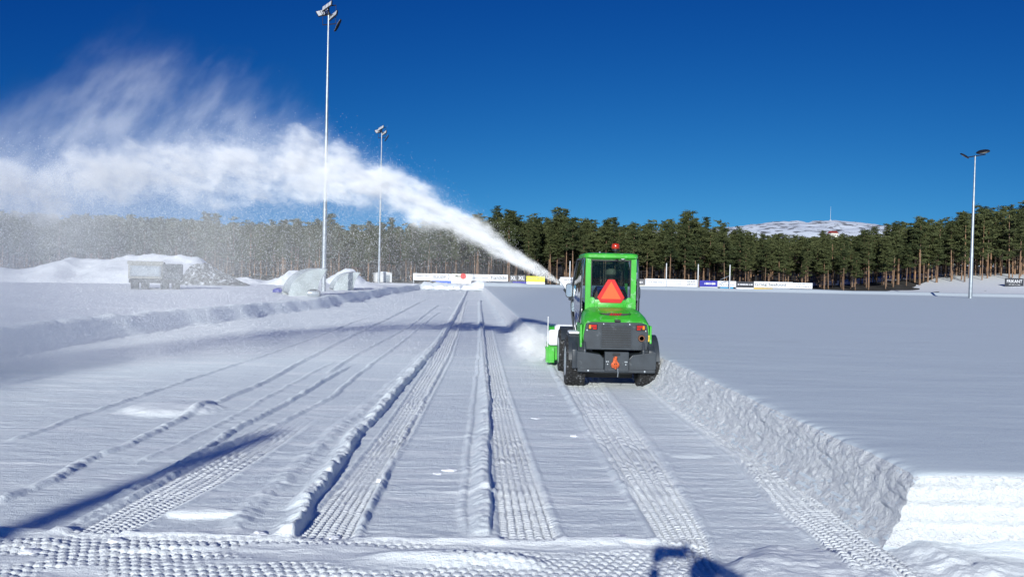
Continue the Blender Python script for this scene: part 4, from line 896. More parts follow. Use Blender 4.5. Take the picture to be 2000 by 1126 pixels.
board(1472.5, 550, 1548, 562, 'w', 'wide white board with large dark seafood company lettering', [('Grieg Seafood', -.08, .52, .50, .80, 'k')]); board(1472.5, 562.2, 1509, 571.5, 'o', 'orange yellow board below the large dark lettering', dashes=[(.1, .35, .6, .16, 'k')])
board(1509.5, 563, 1543, 572, 'w', 'plain pale board between orange and light blue ones', dashes=[(0, .5, .5, .1, 'g')])
board(1548.5, 552, 1586.5, 563.5, 'w', 'white board with thin grey lettering, rightmost of the upper row', dashes=[(0, .75, .5, .12, 'k'), (0, .35, .85, .2, 'g')]); board(1543.5, 564, 1580, 573.5, 'l', 'light blue board, rightmost of the lower row', dashes=[(0, .6, .85, .2, 'b' if False else 'k')])
board(1963, 543, 1999, 559, 'k', 'black board with white capitals on the snow slope at the far right', [('FRIKANT', 0, .60, .42, .82, 'w')], [(0, .22, .6, .06, 'w')], Y=96)
# white net posts
def npost(px, ytop, label, Y=86.5, brace=False, r=.055):
    a = at(px, ytop, Y); e = empty('net_post', (a.x, Y, .3), label=label, cat='post', group='white net posts at the far end')
    m = MB(); m.tube([(0, 0, 0), (0, 0, a.z-.3)], r, 10); m.build('pole', M['white'], e, smooth=True)
    m = MB(); m.lathe([(r+.01, -.02), (r+.01, .03), (0, .05)], (0, 0, a.z-.3), 'Z', 10); m.build('cap', M['steel'], e)
    if brace: m = MB(); m.tube([(0, 0, (a.z-.3)*.62), (-1.1, .1, .45*(a.z-.3))], .03, 6); m.build('brace', M['steel'], e, smooth=True)
npost(1113.5, 510, 'white net post seen between the snow jet and the loader cab'); npost(1302, 514, 'white net post between the first two boards right of the cab')
npost(1364, 516, 'white net post just left of the deep blue board'); npost(1426, 517, 'white net post with a slanting brace above the turquoise board', brace=True)
# ball net frame thin cables
# low bank rail on field edge: bright packed ridge is in the field mesh

# ------------------------------------------------------------------ loose snow lumps on the lane
for i, (px, py, w_, h_, lab) in enumerate(((878, 918, .085, .03, 'flat bright snow lump between the two middle wheel tracks'), (855, 925, .05, .03, 'crumbled snow lump beside the flat bright one'), (743, 942, .05, .035, 'small white snow lump on the edge of the left patterned track'), (1047, 816, .075, .02, 'round flat snow lump right of the middle patterned track'), (1121, 852, .05, .035, 'small snow lump left of the loader track'),
        (1075, 770, .12, .02, 'thin long snow crumb behind the left rear wheel'), (507, 1045, .07, .08, 'pointed snow chunk left of the high ridge end'), (650, 1052, .05, .06, 'snow chunk lying on the patterned track by the high ridge'), (1435, 832, .05, .05, 'snow chunk fallen at the foot of the cut wall'), (1210, 1046, .07, .03, 'snow chunk on the bright crest left of the photographer shadow'), (60, 1082, .08, .05, 'snow chunk in the lower left corner'), (225, 1060, .06, .05, 'snow chunk beside the shadow at the lower left'))):
    q_ = on(px, py); z_ = float(H(np.array([q_.x]), np.array([q_.y]))[0]); lump('snow_lump', (q_.x, q_.y, z_-.004), (w_*.8, w_*.65, h_*(.6 if py < 1040 else .35)), M['snow_soft'], lab, 'snow lump', 60+i, amp=.35)

# ------------------------------------------------------------------ hills and the far mountain
M['mount'] = bpy.data.materials.new('snowy_mountain'); M['mount'].use_nodes = True
nt = M['mount'].node_tree; n, l = nt.nodes, nt.links; b = n['Principled BSDF']; b.inputs['Roughness'].default_value = .9; b.inputs['Specular IOR Level'].default_value = .1
tc = n.new('ShaderNodeTexCoord'); mp = n.new('ShaderNodeMapping'); mp.inputs['Scale'].default_value = (.016, .016, .085); nz = n.new('ShaderNodeTexNoise'); nz.inputs['Scale'].default_value = 1.0; nz.inputs['Detail'].default_value = 9; nz.inputs['Roughness'].default_value = .68
rp = n.new('ShaderNodeValToRGB'); rp.color_ramp.elements[0].position = .43; rp.color_ramp.elements[0].color = (.09, .09, .10, 1); rp.color_ramp.elements[1].position = .475; rp.color_ramp.elements[1].color = (.62, .67, .75, 1)
l.new(tc.outputs['Object'], mp.inputs[0]); l.new(mp.outputs[0], nz.inputs['Vector']); l.new(nz.outputs[0], rp.inputs[0]); l.new(rp.outputs[0], b.inputs['Base Color'])
MY = 3200.0
cr = [(1250, 452), (1350, 449), (1440, 443), (1472, 438), (1510, 435), (1560, 434.5), (1600, 432), (1622, 429), (1650, 432), (1690, 437), (1720, 446), (1760, 449), (1840, 449), (1900, 446), (2020, 452), (2300, 480)]
cr = [(at(a, b_, MY).x, at(a, b_, MY).z) for a, b_ in cr]
xs_ = np.linspace(cr[0][0]-900, cr[-1][0]+400, 300); vs_ = np.linspace(-1, 1, 90); U, V_ = np.meshgrid(xs_, vs_)
hz = np.interp(U, [a for a, _ in cr], [b_ for _, b_ in cr], left=60, right=60)
z = hz*(1-np.abs(V_)**1.6) + 26*(fbm(U*.012, V_*9, 5, 160)-.5)*(1-V_**2) + 3*(fbm(U*.08, V_*3, 3, 161)-.5)
mo = link('mountain', np_mesh('mountain', np.stack([U, MY+V_*900, z], -1).reshape(-1, 3), grid_faces(300, 90)), M['mount']); mo['kind'] = 'structure'
e = at(1622, 429, MY); ant = empty('radio_mast', (e.x, MY, e.z-6), label='thin radio mast on top of the snowy mountain', cat='radio mast')
m = MB(); m.tube([(0, 0, 0), (0, 0, 30), (0, 0, 62)], [.9, .7, .3], 8); m.build('pole', M['steel'], ant); m = MB(); m.box((0, 0, 1), (9, 6, 6)); m.build('hut', M['white'], ant)
def house(px, py, Y, w_, h_, label, red):
    a = at(px, py, Y); e = empty('house', (a.x, Y, a.z-h_), R(12), label=label, cat='house')
    m = MB(); m.box((0, 0, h_*.35), (w_, w_*.8, h_*.7)); m.build('wall', BC['c'], e)
    m = MB(); m.prism([(-w_*.45, h_*.7), (w_*.45, h_*.7), (0, h_*1.1)], -w_*.56, w_*.56, 'X', .05); m.build('roof', red, e)
    m = MB()
    for k in range(4): m.box((-w_*.36+w_*.24*k, -w_*.405, h_*.35), (w_*.1, .1, h_*.25))
    m.build('window', INK, e)
house(1627, 452, 600, 6, 4.5, 'cream house with a red roof glimpsed between pine tops', mat('roof_red', (.30, .04, .03), .6))
# hill that carries the farther woods
def HILL(x, y):
    u = np.asarray(x/np.maximum(y, 1)); base = np.interp(u, [-.9, -.66, -.5, -.38, -.2, -.08, -.02, .05, .12, .22, .35, .6, .9], [.062, .060, .060, .052, .046, .060, .070, .068, .056, .044, .036, .034, .035])
    top = base*230+1.72-5.5
    return -.2 + (top+.2)*ss(112, 250, y) + 1.2*(fbm(x*.03, y*.03, 3, 170)-.5)*ss(112, 160, y)
M['floor_shade'] = mat('forest_floor_shade', (.045, .04, .035), .95, var=.3, vscale=.6, grime=((.09, .085, .08), .35, .55, .6))  # dark colour stands in for deep shade on the ground under the pines
ysh = spacing([(90, 420, 5)]); xsh = spacing([(-420, 420, 6)]); X, Y = np.meshgrid(xsh, ysh)
Zh = np.where(Y < 112, FAR(X, Y)-.04+.08*(Y > 94.8+.50*np.clip(X-38, 0, 40)), HILL(X, Y)+FAR(X, np.minimum(Y, 112.))*1.0)
hl = link('forest_hill', np_mesh('forest_hill', np.stack([X, Y, Zh], -1).reshape(-1, 3), grid_faces(len(xsh), len(ysh))), M['floor_shade']); hl['kind'] = 'structure'
def GZ(x, y): return float(FAR(x, y)) if y < 112 else float(HILL(x, y)+FAR(x, 112.))

# ------------------------------------------------------------------ pines
def foliage_mat(name, ca, cb):
    m = bpy.data.materials.new(name); m.use_nodes = True; n, l = m.node_tree.nodes, m.node_tree.links
    b = n['Principled BSDF']; b.inputs['Roughness'].default_value = .75; b.inputs['Specular IOR Level'].default_value = .2
    at_ = n.new('ShaderNodeAttribute'); at_.attribute_name = 'shade'; oi = n.new('ShaderNodeObjectInfo')
    ad = n.new('ShaderNodeMath'); ad.operation = 'MULTIPLY_ADD'; ad.inputs[1].default_value = .45; l.new(oi.outputs['Random'], ad.inputs[0]); l.new(at_.outputs['Fac'], ad.inputs[2])
    r_ = n.new('ShaderNodeValToRGB'); r_.color_ramp.elements[0].color = (*ca, 1); r_.color_ramp.elements[1].color = (*cb, 1); r_.color_ramp.elements[1].position = 1.3/1.45
    l.new(ad.outputs[0], r_.inputs[0]); l.new(r_.outputs[0], b.inputs['Base Color']); return m
M['needle'] = foliage_mat('pine_needles', (.016, .032, .013), (.080, .092, .036))
M['bark'] = mat('pine_bark', (.30, .165, .085), .9, var=.3, vscale=1.2, col2=(.16, .115, .09), bump=.02, bscale=8)
M['twig'] = mat('dead_twigs', (.13, .10, .085), .9)
rng = np.random.default_rng(5)
def crown_mesh(seed, Ht, c0, rad, nb, per, leaf, top='round'):
    r = np.random.default_rng(seed); C = []; S = []
    lean = r.normal(0, .02, 2)
    for i in range(nb):
        t = ((i+.5)/nb)**.9; z = Ht*(c0+(1-c0)*t*.985)
        prof = (math.sin(min(1, (t*1.05+.16))*math.pi*.93))**.8 if top == 'round' else (1-t*.88)
        L = rad*prof*(.40+.95*r.random()**1.3) + .12
        az = i*2.4+r.normal(0, .5); rise = -.25+.85*t+r.normal(0, .12)
        for j in range(max(2, int(per*(.4+prof)))):
            s_ = (.25+.75*r.random()**.6); p = np.array([math.cos(az)*L*s_, math.sin(az)*L*s_, z+L*s_*rise*.5]) + r.normal(0, .10+.05*L, 3)*np.array([1, 1, .55])
            C.append(p); S.append(.30*r.random()+.55*((i*7919) % 97/97))
    C = np.array(C); S = np.array(S); k = 16 if leaf < .4 else 10; N = len(C)*k
    P0 = np.repeat(C, k, 0) + r.normal(0, max(leaf*.62, .20), (N, 3))*np.array([1, 1, .35]); sh = np.repeat(S, k)+r.random(N)*.15
    d = r.normal(0, 1, (N, 3)) + np.repeat(C-C.mean(0), k, 0)*np.array([.5, .5, 0]); d[:, 2] = d[:, 2]*.45+.15; d /= np.linalg.norm(d, axis=1)[:, None]; e_ = np.cross(d, r.normal(0, 1, (N, 3))); e_ /= np.linalg.norm(e_, axis=1)[:, None]
    l_ = leaf*(.6+.8*r.random(N))[:, None]
    V = np.stack([P0-d*l_*.5-e_*l_*.16, P0-d*l_*.5+e_*l_*.16, P0+d*l_*.5+e_*l_*.10, P0+d*l_*.5-e_*l_*.10], 1)
    V[:, :, 0] += lean[0]*V[:, :, 2]; V[:, :, 1] += lean[1]*V[:, :, 2]
    return V.reshape(-1, 3), np.arange(N*4).reshape(-1, 4), np.repeat(sh, 4), lean
def trunk_mesh(seed, Ht, lean, r0, dead, c0):
    r = random.Random(seed); m = MB(); m.tube([(lean[0]*z, lean[1]*z, z-.3) for z in np.linspace(0, Ht*.96, 8)], [r0*(1-.86*t) for t in np.linspace(0, 1, 8)], 8)
    return m
def dead_mesh(seed, Ht, lean, dead, c0):
    r = random.Random(seed); m = MB()
    for k in range(dead):
        z = Ht*(.10+(c0-.02)*r.random()); a = r.random()*6.3; L = r.uniform(.35, 1.15); m.tube([(lean[0]*z, lean[1]*z, z), (lean[0]*z+math.cos(a)*L*.6, math.sin(a)*L*.6, z+.02), (lean[0]*z+math.cos(a)*L, math.sin(a)*L, z-.12*L)], [.018, .012, .005], 4, cap=False)
    return m
def set_shade(me, sh):
    a = me.attributes.new('shade', 'FLOAT', 'POINT'); a.data.foreach_set('value', np.asarray(sh, np.float32))
VAR = []
spec = [(10.2, .46, 1.30, 30, 8, 'round'), (9.6, .50, 1.05, 28, 8, 'cone'), (10.8, .40, 1.5, 36, 8, 'cone'), (9.0, .55, 1.10, 24, 8, 'round'), (10.4, .44, 1.25, 34, 7, 'cone'), (11.6, .42, 1.15, 38, 7, 'cone'), (8.4, .34, 1.35, 32, 8, 'cone'), (9.8, .32, 1.60, 40, 8, 'cone'), (9.4, .56, 1.3, 24, 9, 'round'), (10.0, .44, 1.6, 34, 8, 'round')]
for i, (Ht, c0, rad, nb, per, top) in enumerate(spec):
    V, F, sh, lean = crown_mesh(300+i, Ht, c0, rad, nb, per, .25, top)
    cm = np_mesh('crown', V, F, False); set_shade(cm, sh); cm.materials.append(M['needle'])
    tm = trunk_mesh(i, Ht, lean, .085+.018*(i % 3), 0, c0).build('t', M['bark'], smooth=True); dm = dead_mesh(i, Ht, lean, 18+4*(i % 4), c0).build('t', M['twig'])
    VAR.append((cm, tm.data, dm.data, Ht)); bpy.data.objects.remove(tm); bpy.data.objects.remove(dm)
def pine(x, y, v, s, rz, label, group):
    e = empty('pine_tree', (x, y, GZ(x, y)-.1), rz, label=label, cat='pine tree', group=group); e.scale = (s*rnd.uniform(.92, 1.1), s*rnd.uniform(.92, 1.1), s)
    link('crown', VAR[v][0], None, e); link('trunk', VAR[v][1], None, e); link('dead_branches', VAR[v][2], None, e); return e
rnd = random.Random(77)
def height_at(u):      # how tall the edge of the wood stands along the view, in metres above the snow
    px = 1000+1500*u; return np.interp(px, [-300, 0, 400, 800, 940, 1100, 1300, 1430, 1475, 1720, 1760, 1900, 1960, 2100], [8.4, 8.2, 8.4, 8.0, 9.6, 9.4, 9.3, 9.0, 7.6, 7.7, 9.0, 9.3, 10.2, 10.6])
GR = {0: ('pine at the edge of the wood seen dimly through the drifting snow on the left', 'pines behind the drifting snow'),
      1: ('slender pine with bare trunk at the wood edge behind the left boards', 'pines behind the left boards'),
      2: ('dark green pine with bare reddish trunk behind the right hand boards', 'pines behind the right boards'),
      3: ('tall pine with bare orange trunk at the right side of the wood', 'pines on the right')}
n_t = 0
WHERE = [(60, 'at the far left, dimmed by mist'), (140, 'behind the left end of the long snow heap'), (200, 'above the middle of the long snow heap'), (260, 'above the left edge of the dumper'), (345, 'above the veiled dumper'), (430, 'above the dark rubble heap'), (520, 'between rubble heap and nearer shelter'), (600, 'above the nearer curved shelter'), (650, 'beside the tall near floodlight mast'), (715, 'above the farther curved shelter'), (770, 'behind the white shed'), (845, 'behind the leftmost far boards'), (920, 'behind the cream board with the red disc'), (1000, 'behind the board with large lowercase lettering'), (1065, 'behind the yellow board'), (1125, 'behind the snow jet nozzle'),
         (1180, 'behind the left half of the loader cab'), (1245, 'behind the right half of the loader cab'), (1302, 'behind the first white boards right of the cab'), (1364, 'behind the board with two stacked rows of capitals'), (1400, 'behind the deep blue board'), (1438, 'behind the turquoise board'), (1475, 'behind the long black board'), (1515, 'behind the left part of the seafood board'), (1550, 'behind the right part of the seafood board'), (1600, 'behind the rightmost boards'), (1660, 'just right of the rightmost boards'), (1720, 'right of the snowy mountain foot'), (1780, 'midway between the boards and the right mast'), (1840, 'left of the slope edge before the right mast'), (1890, 'just left of the right floodlight mast'), (1940, 'just right of the right floodlight mast'), (2300, 'above the black board at the far right')]
def tree_label(px, row, rel, v):
    w_ = next(t for lim, t in WHERE if px < lim); sz = 'tall' if rel > .98 else 'short' if rel < .82 else 'mid-height'
    form = 'pointed' if spec[v][5] == 'cone' else 'rounded'; rw = ('front row', 'second row', 'third row')[row]
    return '%s %s crowned pine, %s, %s' % (sz, form, rw, w_)
for row, (yy, stp) in enumerate(((95.5, 2.3), (98.5, 2.1), (102, 2.5))):
    x = -82.0
    while x < 92:
        x += stp*rnd.uniform(.55, 1.5); y = yy+rnd.uniform(-1.3, 1.6)
        if x > 38: y += (x-38)*.42
        if x < -30 and rnd.random() < .25: continue
        u = x/y; px = 1000+1500*u
        if px < -120 or px > 2110 or n_t >= 292: continue
        v = rnd.randrange(10); s = (height_at(u)-.95)/VAR[v][3]*rnd.choice((rnd.uniform(.70, .92), rnd.uniform(.90, 1.04), rnd.uniform(.95, 1.16)))*(1.0+.03*row)
        g = 0 if px < 780 else 1 if px < 1100 else 2 if px < 1600 else 3
        pine(x, y, v, s, rnd.random()*6.28, tree_label(px, row, s*VAR[v][3]/height_at(u), v), GR[g][1]); n_t += 1
# a few taller ones that stand out of the skyline
for px, topy, Y, v, lab in ((972, 404, 104, 4, 'pine sticking up highest on the skyline just right of the snow jet'), (998, 411, 106, 5, 'second tall pine on the skyline right of the snow jet'), (1376, 423, 106, 5, 'lone tall pine rising above the others left of the snowy mountain'), (1358, 430, 108, 4, 'slim pine top beside the lone tall pine'), (1190, 427, 108, 4, 'pointed pine top above the loader cab'), (1995, 412, 101, 2, 'very tall pine at the right edge of the picture')):
    p = at(px, topy, Y); s = (p.z-GZ(p.x, Y)+.1)/VAR[v][3]; pine(p.x, Y, v, s, 1.0, lab, None)
# the wood behind: one mass
def mass(name, pts, label, seed, leaf=.42, k=1.0, trunks=False):
    Vs, Fs, Ss = [], [], []; off = 0; base = []; nt_ = 0
    for q_ in range(6):
        Ht, c0, rad, nb, per, top = spec[q_]; base.append((*crown_mesh(500+q_, Ht, c0*.7, rad*1.15, int(nb*.55*k), int(per*.6), leaf, 'cone' if q_ % 2 else 'round')[:3], Ht))
    r = np.random.default_rng(seed)
    for (x, y, z, h) in pts:
        V, F, sh, Ht = base[r.integers(6)]; s = h/Ht; a = r.random()*6.28; c_, s_ = math.cos(a), math.sin(a)
        W_ = np.stack([(V[:, 0]*c_-V[:, 1]*s_)*s*1.1+x, (V[:, 0]*s_+V[:, 1]*c_)*s*1.1+y, V[:, 2]*s+z], 1); Vs.append(W_); Fs.append(F+off); Ss.append(np.clip(sh+r.uniform(-.15, .25), 0, 1.3)); off += len(V)
    nf = sum(len(f) for f in Fs)
    if trunks:
        for (x, y, z, h) in pts:
            a = r.uniform(.05, .10); b_ = a*.35; V = np.array([(x+dx*q_, y+dy*q_, z-.3+h*.9*e_) for e_, q_ in ((0, a), (1, b_)) for dx, dy in ((-1, -1), (1, -1), (1, 1), (-1, 1))]) + np.array([[0, 0, 0]]*4+[[r.normal(0, .15), 0, 0]]*4)
            Vs.append(V); Fs.append(np.array([[0, 1, 5, 4], [1, 2, 6, 5], [2, 3, 7, 6], [3, 0, 4, 7]])+off); Ss.append(np.zeros(8)); off += 8
    me = np_mesh(name, np.concatenate(Vs), np.concatenate(Fs), False); set_shade(me, np.concatenate(Ss)); o = link(name, me, M['needle'])
    if trunks:
        me.materials.append(M['bark']); mi = np.zeros(len(me.polygons), np.int32); mi[nf:] = 1; me.polygons.foreach_set('material_index', mi)
    return tag(o, label, 'wood', kind='stuff')
pts = []
for yy in np.arange(103.5, 128, 2.2):
    x = -.80*yy
    while x < .86*yy:
        x += rnd.uniform(1.3, 3.2); y = yy+rnd.uniform(-1.5, 1.5); pts.append((x, y, GZ(x, y), (height_at(x/y)-.5)*rnd.uniform(.78, 1.04)))
mass('pine_wood', pts, 'dense dark pine wood standing behind the first rows of trees', 1, trunks=True)
pts = []
for yy in np.arange(134, 330, 6.5):
    x = -.80*yy
    while x < .86*yy:
        x += rnd.uniform(3.0, 6.2); y = yy+rnd.uniform(-3, 3); pts.append((x, y, GZ(x, y), rnd.uniform(5.0, 7.5)))
mass('hillside_wood', pts, 'pine wood covering the hill behind the field', 2, leaf=.8, k=.8)

# ------------------------------------------------------------------ the thrown snow: volumes of fine powder and a cloud of grains
CS, SN = .83, .55
def sp(X, Y): return -CS*X - SN*(Y-15), -SN*X + CS*(Y-15)
def ps(s, p): return -CS*s - SN*p, 15 - SN*s + CS*p          # inverse (X, Y)
# pixel x, y, distance, radius in pixels, density, height of veil above (m), veil density
ROW = [(1093,552,14.8,5,60,.0,0), (1050,527,14.95,17,30,.05,0), (1000,498,15.1,27,16,.10,.0), (900,438,15.3,46,9,.20,.05), (800,395,15.4,60,6.5,.35,.10), (700,352,15.3,70,4.6,.55,.16), (640,338,15.2,76,4,.8,.2), (500,328,14.9,78,3.2,1.5,.26), (400,335,14.5,74,2.9,2.0,.28),
       (250,345,13.8,72,2.8,2.0,.30), (100,358,13.0,74,2.6,1.6,.32), (0,366,12.4,76,2.4,1.2,.34), (-150,375,11.4,78,2.4,1.0,.3), (-420,388,9.4,74,2.4,.9,.25), (-800,400,7.2,62,2.2,.6,.2), (-1400,420,5.2,45,2,.3,.1)]
tab = []
for px, py, D, rp_, dn, hv, vd in ROW:
    q_ = at(px, py, D); s_, p_ = sp(q_.x, q_.y); tab.append((s_, p_, q_.z, rp_*D/1500, dn, hv, vd))
tab = np.array(tab); S0, S1 = tab[0, 0], tab[-1, 0]
ang = np.interp
class NG:      # tiny node-expression builder
    def __init__(s, nt): s.n, s.l = nt.nodes, nt.links
    def m(s, op, a, b=None, c=None, clamp=False):
        k = s.n.new('ShaderNodeMath'); k.operation = op; k.use_clamp = clamp
        for i, v in enumerate((a, b, c)):
            if v is None: continue
            if isinstance(v, (int, float)): k.inputs[i].default_value = v
            else: s.l.new(v, k.inputs[i])
        return k.outputs[0]
    def step(s, v, lo, hi):
        k = s.n.new('ShaderNodeMapRange'); k.interpolation_type = 'SMOOTHSTEP'; k.inputs['From Min'].default_value = lo; k.inputs['From Max'].default_value = hi; s.l.new(v, k.inputs[0]); return k.outputs[0]
    def curve(s, t, xs_, ys_):
        lo, hi = min(ys_), max(ys_); hi = hi if hi > lo+1e-6 else lo+1
        f = s.n.new('ShaderNodeFloatCurve'); cv = f.mapping.curves[0]; f.mapping.extend = 'HORIZONTAL'
        while len(cv.points) > 2: cv.points.remove(cv.points[1])
        cv.points[0].location = (xs_[0], (ys_[0]-lo)/(hi-lo)); cv.points[1].location = (xs_[-1], (ys_[-1]-lo)/(hi-lo))
        for a, b in zip(xs_[1:-1], ys_[1:-1]): cv.points.new(a, (b-lo)/(hi-lo))
        f.mapping.update(); s.l.new(t, f.inputs['Value']); return s.m('MULTIPLY_ADD', f.outputs[0], hi-lo, lo)
    def noise(s, vec, scale, det, rough=.55):
        k = s.n.new('ShaderNodeTexNoise'); k.inputs['Scale'].default_value = scale; k.inputs['Detail'].default_value = det; k.inputs['Roughness'].default_value = rough; s.l.new(vec, k.inputs['Vector']); return k.outputs[0]
    def vec(s, x, y, z):
        k = s.n.new('ShaderNodeCombineXYZ')
        for i, v in enumerate((x, y, z)):
            if isinstance(v, (int, float)): k.inputs[i].default_value = v
            else: s.l.new(v, k.inputs[i])
        return k.outputs[0]
def frame_nodes(name):
    m = bpy.data.materials.new(name); m.use_nodes = True; nt = m.node_tree; nt.nodes.remove(nt.nodes['Principled BSDF']); g = NG(nt)
    tc = g.n.new('ShaderNodeTexCoord'); sx = g.n.new('ShaderNodeSeparateXYZ'); g.l.new(tc.outputs['Object'], sx.inputs[0]); X, Y, Z = sx.outputs
    Yc = g.m('SUBTRACT', Y, 15.0); s_ = g.m('ADD', g.m('MULTIPLY', X, -CS), g.m('MULTIPLY', Yc, -SN)); p_ = g.m('ADD', g.m('MULTIPLY', X, -SN), g.m('MULTIPLY', Yc, CS))
    t = g.m('MULTIPLY_ADD', s_, 1/(S1-S0), -S0/(S1-S0)); return m, g, s_, p_, Z, t
xs_ = list((tab[:, 0]-S0)/(S1-S0))
def finish(m, g, dens, aniso):
    vs_ = g.n.new('ShaderNodeVolumeScatter'); vs_.inputs['Color'].default_value = (.985, .988, .992, 1); vs_.inputs['Anisotropy'].default_value = aniso; g.l.new(dens, vs_.inputs['Density']); g.l.new(vs_.outputs[0], g.n['Material Output'].inputs['Volume'])
# dense jet
m_, g, s_, p_, Z, t = frame_nodes('thrown_powder')
cp, cz, rr_, dn = [g.curve(t, xs_, list(tab[:, k])) for k in (1, 2, 3, 4)]
big = g.noise(g.vec(g.m('MULTIPLY', s_, .75), p_, Z), 1.5, 8, .62)
dp = g.m('DIVIDE', g.m('SUBTRACT', p_, cp), rr_); dz = g.m('DIVIDE', g.m('SUBTRACT', Z, cz), rr_)
d = g.m('SQRT', g.m('ADD', g.m('MULTIPLY', dp, dp), g.m('MULTIPLY', dz, dz)))
grow = g.m('MULTIPLY_ADD', t, 7.0, .8); grow = g.m('MINIMUM', grow, 3.4)
d = g.m('ADD', d, g.m('MULTIPLY', g.m('SUBTRACT', big, .5), grow))
sharp = g.m('SUBTRACT', 1.0, g.step(d, .30, .95)); sharp = g.m('MULTIPLY', sharp, sharp)
fine = g.step(g.noise(g.vec(g.m('MULTIPLY', s_, g.m('MULTIPLY_ADD', t, .5, .22)), p_, g.m('MULTIPLY_ADD', s_, -.25, Z)), 5.5, 6, .66), .36, .60)
dens = g.m('MULTIPLY', g.m('MULTIPLY', sharp, dn), g.m('MULTIPLY_ADD', fine, .95, .15))
finish(m_, g, dens, -.42); M['jet'] = m_
def tube_rings(k_r, zfun, n=20, num=60):
    rings = []
    for s_ in np.linspace(S0+.0, S1, num):
        f = lambda k, s_=s_: float(np.interp(s_, tab[:, 0], tab[:, k])); rings.append((s_, f))
    return rings
mb = MB(); rings = []
for s_, f in tube_rings(1, None):
    r_ = f(3)*1.9+.01; R_ = []
    for k in range(16):
        a = 2*math.pi*k/16; X_, Y_ = ps(s_, f(1)+r_*math.cos(a)); R_.append(Vector((X_, Y_, f(2)+r_*math.sin(a))))
    rings.append(R_)
mb.loft(rings); jet = mb.build('thrown_snow_jet', M['jet'], smooth=True)
tag(jet, 'dense white jet of snow thrown from the blower in an arc to the left', 'snow plume', kind='stuff')
M['jet'].cycles.volume_step_rate = .22 if hasattr(M['jet'].cycles, 'volume_step_rate') else 1
# thin veil above, drifting mist below
m_, g, s_, p_, Z, t = frame_nodes('drifting_powder')
cp, cz, rr_, hv, vd = [g.curve(t, xs_, list(tab[:, k])) for k in (1, 2, 3, 5, 6)]
side = g.m('DIVIDE', g.m('SUBTRACT', p_, cp), 1.7); side = g.m('SUBTRACT', 1.0, g.m('MULTIPLY', side, side), clamp=True)
up = g.m('SUBTRACT', Z, cz)
q_ = g.m('DIVIDE', up, g.m('ADD', hv, .02))
lean = g.m('MULTIPLY_ADD', Z, .55, s_)            # curtains lean back along the throw
w1 = g.noise(g.vec(g.m('MULTIPLY', lean, 1.0), p_, g.m('MULTIPLY', Z, .50)), .80, 8, .66)
w2 = g.noise(g.vec(g.m('MULTIPLY', lean, 1.0), g.m('MULTIPLY', p_, 1.0), g.m('MULTIPLY', Z, .62)), 2.0, 7, .68)
q2 = g.m('ADD', q_, g.m('MULTIPLY', g.m('SUBTRACT', w1, .5), 3.6))
veil = g.m('MULTIPLY', g.m('SUBTRACT', 1.0, g.step(q2, .10, 1.1)), g.m('MULTIPLY', g.step(q_, -.15, .10), g.m('SUBTRACT', 1.0, g.step(q_, .9, 1.5))))
veil = g.m('MULTIPLY', veil, g.m('MULTIPLY_ADD', g.step(w2, .42, .62), 1.1, .12)); veil = g.m('MULTIPLY', veil, g.m('MULTIPLY', vd, 1.35))
below = g.m('SUBTRACT', 1.0, g.step(up, -.3, .25))
left = g.step(s_, .5, 9.5); mist = g.m('MULTIPLY_ADD', g.m('POWER', left, 1.8), .33, .050)
w3 = g.noise(g.vec(s_, p_, g.m('MULTIPLY', Z, .8)), .7, 5, .6)
mist = g.m('MULTIPLY', g.m('MULTIPLY', mist, below), g.m('MULTIPLY_ADD', g.step(w3, .3, .7), 1.0, .45))
low = g.m('MULTIPLY', g.m('SUBTRACT', 1.0, g.step(Z, .1, 1.5)), g.step(s_, 5.0, 9.5)); mist = g.m('ADD', mist, g.m('MULTIPLY', low, .34))
near = g.m('MULTIPLY', g.m('SUBTRACT', 1.0, g.step(up, -.9, -.05)), 1.0)
dens = g.m('MULTIPLY', g.m('ADD', veil, mist), side)
finish(m_, g, dens, -.38); M['veil'] = m_
mb = MB(); rings = []
for s_, f in tube_rings(1, None, num=40):
    top_ = f(2)+f(5)*1.55+.25; half = 1.72 if s_ > 1.5 else .35+1.37*max(0, (s_-S0)/(1.5-S0)); bot = .02 if s_ > 1.2 else max(.02, f(2)-.1-(s_-S0)*1.2); R_ = []
    for u, v in ((-1, bot), (1, bot), (1, .5*(bot+top_)), (.8, top_), (-.8, top_), (-1, .5*(bot+top_))):
        X_, Y_ = ps(s_, f(1)+half*u); R_.append(Vector((X_, Y_, v)))
    rings.append(R_)
mb.loft(rings); veil_o = mb.build('drifting_snow_mist', M['veil'])
tag(veil_o, 'thin curtains of powder snow drifting above and below the jet on the left', 'snow mist', kind='stuff')
M['veil'].cycles.volume_step_rate = .30
# powder boiling up beside the blower
m_ = bpy.data.materials.new('blower_powder'); m_.use_nodes = True; m_.node_tree.nodes.remove(m_.node_tree.nodes['Principled BSDF']); g = NG(m_.node_tree)
tc = g.n.new('ShaderNodeTexCoord'); ln = g.n.new('ShaderNodeVectorMath'); ln.operation = 'LENGTH'; g.l.new(tc.outputs['Object'], ln.inputs[0])
nz_ = g.noise(tc.outputs['Object'], 1.9, 7, .68); d_ = g.m('ADD', ln.outputs['Value'], g.m('MULTIPLY', g.m('SUBTRACT', nz_, .5), 2.4))
finish(m_, g, g.m('MULTIPLY', g.m('SUBTRACT', 1.0, g.step(d_, .0, .95)), .8), -.38); m_.cycles.volume_step_rate = .4
bm_ = bmesh.new(); bmesh.ops.create_icosphere(bm_, subdivisions=3, radius=1); me_ = bpy.data.meshes.new('blower_powder'); bm_.to_mesh(me_); bm_.free()
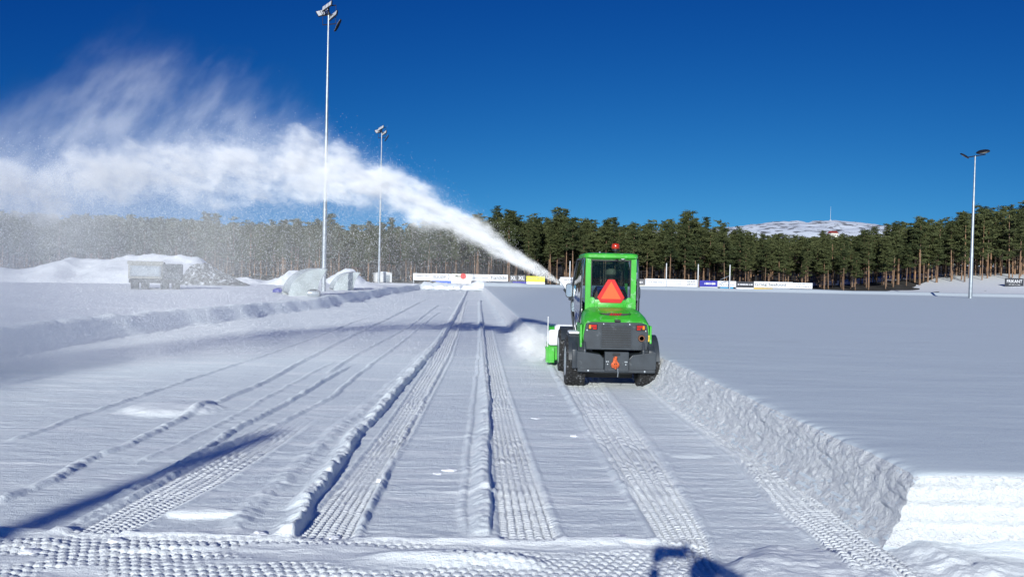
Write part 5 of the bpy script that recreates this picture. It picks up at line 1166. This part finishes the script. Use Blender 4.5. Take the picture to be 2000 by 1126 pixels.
pf = link('snow_powder_puff', me_, m_, None, (.42, 15.35, .34)); pf.scale = (.60, 1.1, .48); tag(pf, 'small cloud of powder snow boiling at the left end of the blower', 'snow powder', kind='stuff')
# grains that glitter in the sun
r = np.random.default_rng(9)
def grains(n, fs):
    s_, p_, z_ = fs(n); X_, Y_ = ps(s_, p_); C = np.stack([X_, Y_, z_], 1); ok = (z_ > .05); C = C[ok]; n = len(C)
    d = r.normal(0, 1, (n, 3)); d /= np.linalg.norm(d, axis=1)[:, None]; e_ = np.cross(d, r.normal(0, 1, (n, 3))); e_ /= np.linalg.norm(e_, axis=1)[:, None]; f_ = np.cross(d, e_)
    L = (.0022+.0050*r.random(n)**4)[:, None]
    V = np.stack([C+e_*L, C-e_*L*.5+f_*L*.87, C-e_*L*.5-f_*L*.87, C+d*L*1.2], 1)
    F = (np.arange(n)*4)[:, None, None]+np.array([[0, 1, 2], [0, 3, 1], [1, 3, 2], [2, 3, 0]])[None]
    return V.reshape(-1, 3), F.reshape(-1, 3)
def fall(n):
    s_ = S0+1.0+(11.5-S0-1.0)*r.random(n)**.62; cp_ = np.interp(s_, tab[:, 0], tab[:, 1]); cz_ = np.interp(s_, tab[:, 0], tab[:, 2]); p_ = cp_+r.normal(0, .75, n); z_ = cz_+.15-(cz_+.1)*r.random(n)**1.05
    return s_, p_, z_
def puff(n):
    s_ = S0+.6+(11-S0-.6)*r.random(n)**.9; k = (s_-S0)/12; cp_ = np.interp(s_, tab[:, 0], tab[:, 1]); cz_ = np.interp(s_, tab[:, 0], tab[:, 2]); rr__ = np.interp(s_, tab[:, 0], tab[:, 3]); return s_, cp_+r.normal(0, .7, n)*rr__, cz_+r.normal(0, .5, n)*rr__
va, fa = grains(380000, fall); vb, fb = grains(60000, puff)
M['grain'] = mat('snow_grain', (.93, .94, .95), .5, var=.0)
go = link('flying_snow_grains', np_mesh('flying_snow_grains', np.concatenate([va, vb]), np.concatenate([fa, fb+len(va)]), False), M['grain'])
tag(go, 'glittering snow grains falling out of the thrown jet over the left side', 'snow grains', kind='stuff')
